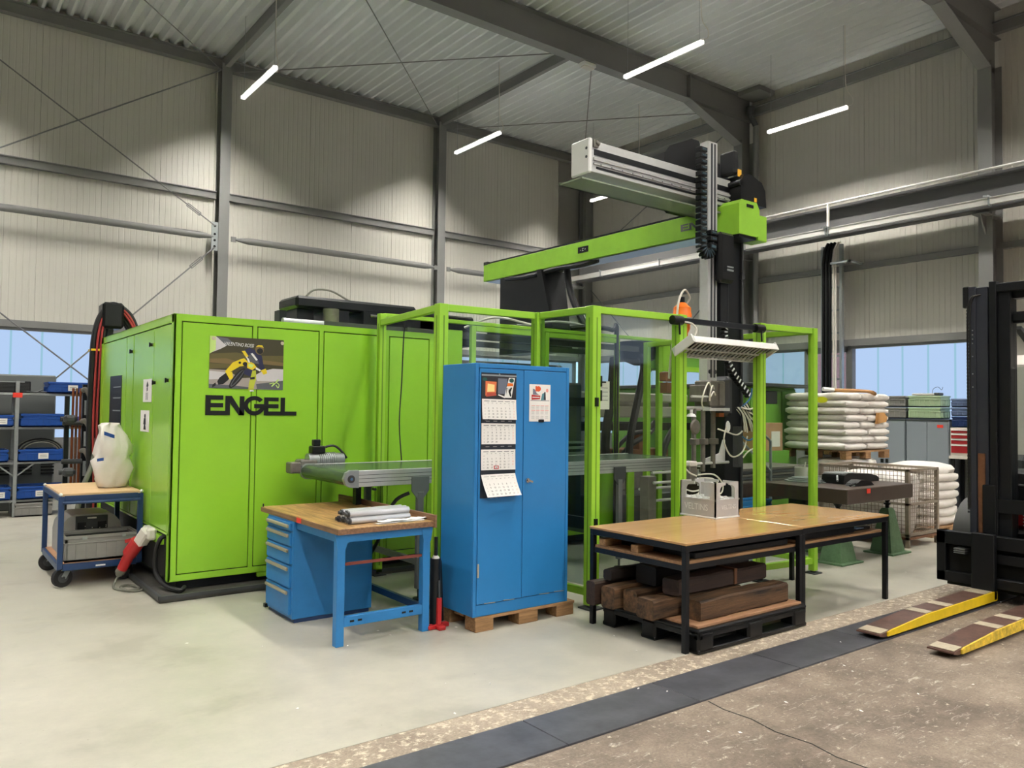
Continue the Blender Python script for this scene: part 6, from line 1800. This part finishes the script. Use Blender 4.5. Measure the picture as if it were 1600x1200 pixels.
for l in range(nl):
    z = 1.112 + l * .104
    if l % 2 == 0:
        cells = [(.31, .25, 'A'), (.31, .75, 'A'), (.93, .25, 'A'), (.93, .75, 'A')]; nm = ['front left', 'back left', 'front right', 'back right']
    else:
        cells = [(.21, .25, 'B'), (.21, .75, 'B'), (.63, .25, 'B'), (.63, .75, 'B'), (1.04, .25, 'B'), (1.04, .75, 'B')]; nm = ['front left', 'back left', 'front middle', 'back middle', 'front right', 'back right']
    for (x, y, k), n_ in zip(cells, nm):
        sack(SX + x + rg.uniform(-.03, .03) - .03 * (l < 3), SY + y + rg.uniform(-.015, .015), z, (k, rg.randint(0, 2)), 'white sack, %s layer of the tall stack, %s of its layer' % (NUM[l], n_), 'white sacks on the upper pallet', rg.uniform(-.03, .03))
# torn corner and sticker on the stack
t = thing('torn_patch', 'torn brown kraft patch on the right side of the tall sack stack', 'patch', (11.6, 6.03, 1.5))
b = B(); b.add([(11.42, 6.015, 1.50), (11.66, 6.015, 1.53), (11.70, 6.015, 1.60), (11.60, 6.012, 1.67), (11.45, 6.014, 1.66), (11.42, 6.06, 1.50), (11.66, 6.06, 1.53), (11.70, 6.06, 1.60), (11.60, 6.06, 1.67), (11.45, 6.06, 1.66)], [(0, 1, 2, 3, 4), (0, 1, 6, 5), (1, 2, 7, 6), (2, 3, 8, 7), (3, 4, 9, 8), (4, 0, 5, 9)]); b.build('kraft_paper', BAGPLY, t)
t = thing('yellow_sticker', 'bright yellow sticker on the left side of the tall sack stack', 'sticker', (10.6, 6.4, 1.86))
b = B(); b.prism(ell(0, 0, .10, .045), lambda u, v, w: (10.592 - w, 6.43 + u, 1.845 + v), 0, .004); b.build('sticker', mat('sticker_yellow', (222, 226, 40), .5), t)
t = thing('brown_hose', 'loop of brown hose lying on top of the tall sack stack', 'hose', (10.9, 6.2, 1.96))
b = B(); b.tube([(10.66, 6.30, 1.985), (10.95, 6.12, 1.985), (11.25, 6.02, 1.97), (11.34, 6.02, 1.94), (11.32, 6.12, 1.98), (11.1, 6.26, 1.985), (10.85, 6.42, 1.985)], .024, 8, 5); b.build('hose_loop', mat('hose_brown', (180, 134, 84), .5), t)
b = B(); b.tube([(10.52, 6.36, 2.0), (10.68, 6.29, 1.99)], .03, 8); b.build('white_end', WHITE, t)
# lower loads
wood_pallet('wooden pallet on the floor below the tall sack stack', SX, SY, 0, 1.22, 1.0)
t = thing('wrapped_load', 'sagging white wrapped load between the two stacked pallets', 'load', (11.2, 6.5, .126))
b = bag('', '', (11.23, 6.56, .127), [(.46, 0, 0, 0), (.50, .10, 0, 0), (.505, .3, 0, 0), (.50, .5, 0, 0), (.51, .7, 0, 0), (.50, .82, 0, 0), (.44, .85, 0, 0), (.1, .855, 0, 0)], BAG, (1.22, 1.02), 21, .012); b.build('wrapped_sacks', BAG, t, smooth=60)
wood_pallet('wooden pallet under the wrapped load right of the cage', 10.85, 4.98, 0, 1.15, .9)
t = thing('wrapped_load', 'drooping white wrapped load standing right of the wire cage', 'load', (11.4, 5.4, .126))
for l in range(7):
    b = bag('', '', (11.42 + .01 * math.sin(l * 2), 5.42, .127 + .118 * l), [(.44, 0, 0, 0), (.475, .03, 0, 0), (.485, .06, 0, 0), (.475, .095, 0, 0), (.44, .116, 0, 0)] if l < 6 else [(.44, 0, 0, 0), (.46, .05, 0, 0), (.40, .10, 0, 0), (.22, .14, 0, 0), (.05, .15, 0, 0)], BAG, (1.18, .95), 30 + l, .012)
    b.build('sack_layer', BAG, t, smooth=60)

# ------------------------------------------------------------------ cabinets and crates on the right wall
def grey_cab(label, y0, y1, x0=14.15, z1=1.555):
    t = thing('steel_cabinet', label, 'cabinet', ((x0 + 14.58) / 2, (y0 + y1) / 2, 0))
    b = B(); b.box(x0 + .015, y0, .02, 14.58, y1, z1, .004); b.build('carcass', CABG, t)
    ym = (y0 + y1) / 2
    for a, c_ in ((y0 + .01, ym - .003), (ym + .003, y1 - .01)):
        b = B(); b.box(x0, a, .08, x0 + .016, c_, z1 - .035, .003); b.build('door', CABG, t)
    b = B(); b.box(x0 - .002, y0 - .004, z1 - .02, 14.585, y1 + .004, z1 + .012); b.build('top_panel', DGREY, t)
    b = B(); b.box(x0 - .02, ym - .07, .76, x0, ym - .02, .83, .004); b.box(x0 - .02, ym + .02, .76, x0, ym + .07, .83, .004); b.each('lock', BLACK, t)
    return t
t = grey_cab('grey two-door steel cabinet with red tag under the right window', 6.21, 6.94)
b = B(); b.box(14.146, 6.30, 1.42, 14.15, 6.40, 1.47); b.build('red_tag', REDTAG, t)
grey_cab('grey steel cabinet partly hidden behind the white sack stack', 6.96, 7.70)
t = thing('drawer_cabinet', 'red drawer cabinet with white handle strips beside the forklift mast', 'drawers', (14.36, 5.98, .93))
b = B(); b.box(14.16, 5.76, .95, 14.58, 6.19, 1.43, .004); b.build('carcass', CREAM, t)
for z0, z1 in ((1.34, 1.41), (1.25, 1.335), (1.155, 1.245), (1.00, 1.15)):
    b = B(); b.box(14.145, 5.78, z0, 14.165, 6.17, z1 - .006, .002); d = b.build('drawer', mat('drawer_red', (176, 34, 44), .4) if 'drawer_red' not in MATS else MATS['drawer_red'], t)
    b = B(); b.box(14.125, 5.785, z1 - .032, 14.15, 6.165, z1 - .008, .004); b.build('handle_strip', WHITE, d)
t = thing('side_bench', 'narrow bench under the red drawer cabinet', 'bench', (14.36, 5.98, 0))
b = B(); b.box(14.12, 5.74, .90, 14.6, 6.195, .948, .003); b.build('bench_top', CREAM, t)
for y in (5.76, 6.13):
    b = B(); b.box(14.15, y, 0, 14.19, y + .05, .9); b.box(14.52, y, 0, 14.56, y + .05, .9); b.each('leg', BLACKM, t)
def wall_crate(label, y0, y1, z, h, m, grp, nm='storage_crate'):
    t = thing(nm, label, 'crate', (14.37, (y0 + y1) / 2, z), 0, grp)
    euro_box('crate_body', t, 14.18, y0, z + .002, .36, y1 - y0, h - .004, m, BOXSHADE, True, .015)
    return t
wall_crate('pale green crate, lower of two on the grey cabinet', 6.36, 6.90, 1.568, .205, PALEGREEN, 'pale green crates')
wall_crate('pale green crate, upper of two on the grey cabinet', 6.36, 6.90, 1.775, .205, PALEGREEN, 'pale green crates')
wall_crate('grey crate, lower of two beside the pale green crates', 6.97, 7.45, 1.568, .205, BOXG, 'grey crates on the cabinets')
wall_crate('grey crate, upper of two beside the pale green crates', 6.97, 7.45, 1.775, .205, BOXG, 'grey crates on the cabinets')
wall_crate('dark blue crate standing on the red drawer cabinet', 5.80, 6.16, 1.432, .19, DARKBLUEBOX, 'blue crates on the red drawers')
b_ = mat('greyblue_crate', (104, 122, 160), .5)
wall_crate('slate blue crate, lower of two on the dark blue crate', 5.82, 6.17, 1.624, .15, b_, 'blue crates on the red drawers')
wall_crate('slate blue crate, upper of two on the dark blue crate', 5.82, 6.17, 1.776, .15, b_, 'blue crates on the red drawers')
t = thing('tray', 'cream tray with curled wire lying on the pale green crates', 'tray', (14.35, 6.62, 1.98))
b = B(); b.box(14.2, 6.48, 1.984, 14.5, 6.86, 2.02, .008); b.build('tray_body', CREAM, t)
b = B(); b.box(14.22, 6.40, 1.984, 14.4, 6.49, 2.03, .01); b.build('dark_plug', DGREY, t)
b = B(); b.tube([(14.3, 6.55, 2.02), (14.28, 6.52, 2.10), (14.28, 6.44, 2.13), (14.28, 6.38, 2.08), (14.28, 6.36, 2.13)], .004, 5, 4); b.build('wire', DGREY, t)

# ------------------------------------------------------------------ forklift
t = thing('forklift', 'dark forklift truck with yellow-edged forks lowered to the floor at the right', 'forklift', (8.6, 2.75, 0))
fk = t
def fork(y0, y1, xt, xh):
    b = B()
    b.prism([(xt, .034), (xt + .06, .020), (xt + .5, .020), (xh + .06, .025), (xh + .06, .105), (xt + .7, .092), (xt + .15, .058), (xt, .044)], lambda u, v, w: (u, w, v), y0 + .012, y1); f = b.build('fork', FORKTOP, fk)
    b = B(); b.prism([(xt + .10, .022), (xt + .5, .022), (xh + .06, .027), (xh + .06, .107), (xt + .7, .094), (xt + .15, .060), (xt + .10, .052)], lambda u, v, w: (u, w, v), y0, y0 + .013); b.build('yellow_flank', YELLOWW if y0 < 2.6 else YELLOW, f)
    b = B()
    for a, c_ in ((xt + .02, xt + .14), (xt + .72, xt + .83), (xt + 1.08, xt + 1.19), (xh - .16, xh)):
        za = .0595 + (a - xt - .15) / .55 * .034 if a < xt + .7 else .0935 + (a - xt - .7) / (xh - xt - .64) * .013
        zb = .0595 + (c_ - xt - .15) / .55 * .034 if c_ < xt + .7 else .0935 + (c_ - xt - .7) / (xh - xt - .64) * .013
        za = max(za, .0475); zb = max(zb, .0585)
        b.add([(a, y0 + .02, za - .002), (c_, y0 + .02, zb - .002), (c_, y1 - .005, zb - .002), (a, y1 - .005, za - .002), (a, y0 + .02, za + .0015), (c_, y0 + .02, zb + .0015), (c_, y1 - .005, zb + .0015), (a, y1 - .005, za + .0015)], [(0, 1, 2, 3), (4, 5, 6, 7), (0, 1, 5, 4), (1, 2, 6, 5), (2, 3, 7, 6), (3, 0, 4, 7)])
    b.each('pale_band', BARESTEEL, f)
    b = B(); b.box(xh + .0, y0, .03, xh + .06, y1, .60, .006); b.build('fork_shank', BLACKM, f)
fork(2.94, 3.13, 5.62, 7.55); fork(2.43, 2.62, 5.62, 7.55)
# carriage
b = B(); b.box(7.62, 2.0, .46, 7.70, 3.46, .58, .006); b.box(7.62, 2.0, .12, 7.70, 3.46, .21, .006); b.box(7.62, 3.38, .12, 7.70, 3.46, .58, .006); b.box(7.62, 2.0, .12, 7.70, 2.08, .58, .006)
b.box(7.64, 2.0, .34, 7.69, 2.95, .42); b.build('fork_carriage', BLACKM, t)
b = B(); b.box(7.70, 2.1, .08, 7.78, 3.4, .46); b.build('back_plate', DARK, t)
b = B()
for k in range(3): b.box(7.60, 3.20, .425 - .018 * k, 7.72, 3.30, .433 - .018 * k)
b.each('label_stripe', GALV, t)
b = B(); b.box(7.64, 3.02, .2, 7.74, 3.16, .25, .01); b.box(7.64, 2.98, .25, 7.74, 3.12, .29, .01); b.cyl((7.64, 3.06, .32), (7.7, 3.06, .32), .03); b.each('side_shift_block', BLACKM, t)
# mast: outer and inner uprights on both sides
for s_ in (1, -1):
    yc = 2.75 + s_ * .36
    Y = lambda d: 2.75 + s_ * d
    b = B()
    b.box(7.74, Y(.30), .10, 7.92, Y(.46), 2.82, .006); b.box(7.725, Y(.40), .10, 7.76, Y(.46), 2.83, .004); b.build('outer_mast', mat('mast_slate', (44, 48, 58), .45, var=.1, scale=6) if 'mast_slate' not in MATS else MATS['mast_slate'], t)
    b = B(); b.box(7.77, Y(.13), .10, 7.92, Y(.30), 2.84, .006); b.box(7.73, Y(.23), .10, 7.80, Y(.29), 2.86, .004); b.build('inner_mast', BLACKM, t)
    b = B(); b.box(7.722, Y(.33), .12, 7.742, Y(.385), 1.30); b.build('worn_rail', RUST, t)
    b = B(); b.cyl((7.86, yc - s_ * .20, .2), (7.86, yc - s_ * .20, 2.55), .032, 14); b.build('lift_cylinder', BLACK, t)
    b = B()
    for k in range(60): z = .75 + k * .032; b.box(7.74, yc + s_ * .10, z, 7.79, yc + s_ * .125, z + .02)
    b.build('lift_chain', DGREY, t, kind='stuff')
    if s_ > 0:
        b = B(); b.box(7.74, yc + .10, 2.64, 7.82, yc + .16, 2.84, .01); b.build('chain_cover', BLACKM, t)
        b = B()
        for q in (0, .02): b.tube([(7.74, yc + .0 + q, 2.75), (7.72, yc + .06 + q, 2.72), (7.72, yc + .085 + q, 2.55), (7.73, yc + .09 + q, 1.9), (7.73, yc + .09 + q, .8)], .009, 6, 5)
        b.each('hydraulic_hose', HOSEB, t)
        b = B()
        for k, z in enumerate((2.42, 2.38, 2.34, 2.30, 2.18, 2.02, 1.9)): b.box(7.716, yc + .06, z, 7.726, yc + .068, z + .012)
        b.each('rivet', GALV, t)
b = B(); b.box(7.82, 2.40, 2.70, 7.94, 3.10, 2.80, .006); b.box(7.74, 2.45, 2.76, 7.80, 3.0, 2.84, .006); b.box(7.82, 2.40, 2.48, 7.94, 3.10, 2.58, .02); b.box(7.74, 2.45, .78, 7.80, 3.0, .9); b.each('cross_member', BLACKM, t)
b = B(); b.box(7.715, 2.99, .58, 7.78, 3.10, 1.02, .006); b.build('mast_shield', BLACKM, t)
# wheels and fenders
for s_ in (1, -1):
    yc = 2.75 + s_ * .50
    b = B(); b.cyl((8.22, yc - .09, .31), (8.22, yc + .09, .31), .31, 30); b.build('front_tyre', RUBBER, t)
    b = B(); b.cyl((8.22, yc - .1, .31), (8.22, yc + .1, .31), .17, 20); b.build('wheel_rim', DGREY, t)
    b = B(); arc = [(8.22 + .40 * math.cos(math.radians(a)), .46 + .40 * math.sin(math.radians(a))) for a in range(0, 181, 12)]
    b.prism(arc + [(8.22 + .36 * math.cos(math.radians(a)), .46 + .36 * math.sin(math.radians(a))) for a in range(180, -1, -12)], lambda u, v, w: (u, w, v), yc - .14, yc + .16); b.build('fender', mat('fender_grey', (72, 72, 72), .5) if 'fender_grey' not in MATS else MATS['fender_grey'], t)
    b = B(); b.cyl((9.75, yc - .10, .26), (9.75, yc + .06, .26), .26, 26); b.build('rear_tyre', RUBBER, t)
b = B(); b.box(7.9, 2.2, .22, 10.0, 3.3, .62, .03); b.build('chassis', BLACKM, t)
b = B(); b.box(8.02, 2.2, .62, 8.3, 3.30, .82, .03); b.build('front_cowl', mat('forklift_red', (186, 30, 36), .4), t)
b = B()
for k in range(5): b.box(8.012, 2.45, .65 + .03 * k, 8.02, 2.66, .662 + .03 * k); b.box(8.012, 2.75, .65 + .03 * k, 8.02, 2.88, .662 + .03 * k)
b.each('vent_slot', CREAM, t)
b = B(); b.box(8.02, 2.22, .82, 8.36, 3.28, 1.15, .03); b.box(9.0, 2.2, .6, 10.1, 3.3, 1.25, .06); b.each('dashboard', DGREY, t)
b = B(); b.box(9.6, 2.2, .3, 10.35, 3.3, 1.15, .08); b.build('counterweight', MATS['forklift_red'], t)
for y in (2.26, 3.24):
    b = B(); b.tube([(8.12, y, .9), (8.30, y, 1.6), (8.52, y, 2.12), (8.68, y, 2.2), (9.7, y, 2.22), (9.85, y, 2.1), (9.95, y, 1.1)], .032, 10, 5); b.build('cab_pillar', BLACKM, t)
b = B(); b.prism([(8.5, 2.14), (8.62, 2.24), (9.2, 2.28), (9.8, 2.24), (9.8, 2.20), (8.6, 2.18)], lambda u, v, w: (u, w, v), 2.22, 3.30); b.build('roof_shell', CREAM, t)
b = B(); b.add([(8.14, 2.30, 1.1), (8.14, 3.2, 1.1), (8.52, 3.2, 2.12), (8.52, 2.30, 2.12)], [(0, 1, 2, 3)]); b.build('windscreen', CABGLASS, t)
b = B(); b.box(8.9, 2.5, .95, 9.4, 3.0, 1.15, .05); b.box(9.3, 2.5, 1.1, 9.45, 3.0, 1.75, .06); b.each('seat', BLACK, t)
b = B(); b.tube([(8.4, 2.75, 1.1), (8.62, 2.75, 1.38)], .02, 8)
pts = [(8.64 + .06 * math.sin(a), 2.75 + .18 * math.cos(a), 1.40 + .14 * math.sin(a)) for a in [2 * math.pi * k / 20 for k in range(21)]]
b.tube(pts, .014, 7); b.build('steering_wheel', BLACK, t)
b = B(); b.tube([(7.95, 2.72, 1.55), (8.06, 2.6, 1.45), (8.2, 2.4, 1.25)], .02, 8); b.build('tilt_bar', DGREY, t)
b = B(); b.bar((8.0, 2.9, 2.45), (8.5, 2.9, 2.2), .05, .035); b.build('light_arm', DGREY, t)
for k, (y, r) in enumerate(((2.74, .018), (2.70, .016), (2.66, .014))):
    b = B(); b.tube([(7.92, 2.95, 1.02), (7.94, y + .08, 1.0), (7.95, y - .08, .88), (7.95, y - .10, .70), (7.94, y, .55), (7.9, 2.9, .5)], r, 8, 5); b.build('hydraulic_hose', HOSEB, t)
b = B(); b.cyl((7.86, 2.74, .63), (7.86, 2.80, .63), .045, 18); b.cyl((7.86, 2.62, .63), (7.86, 2.68, .63), .045, 18); b.each('hose_reel', CREAM, t)
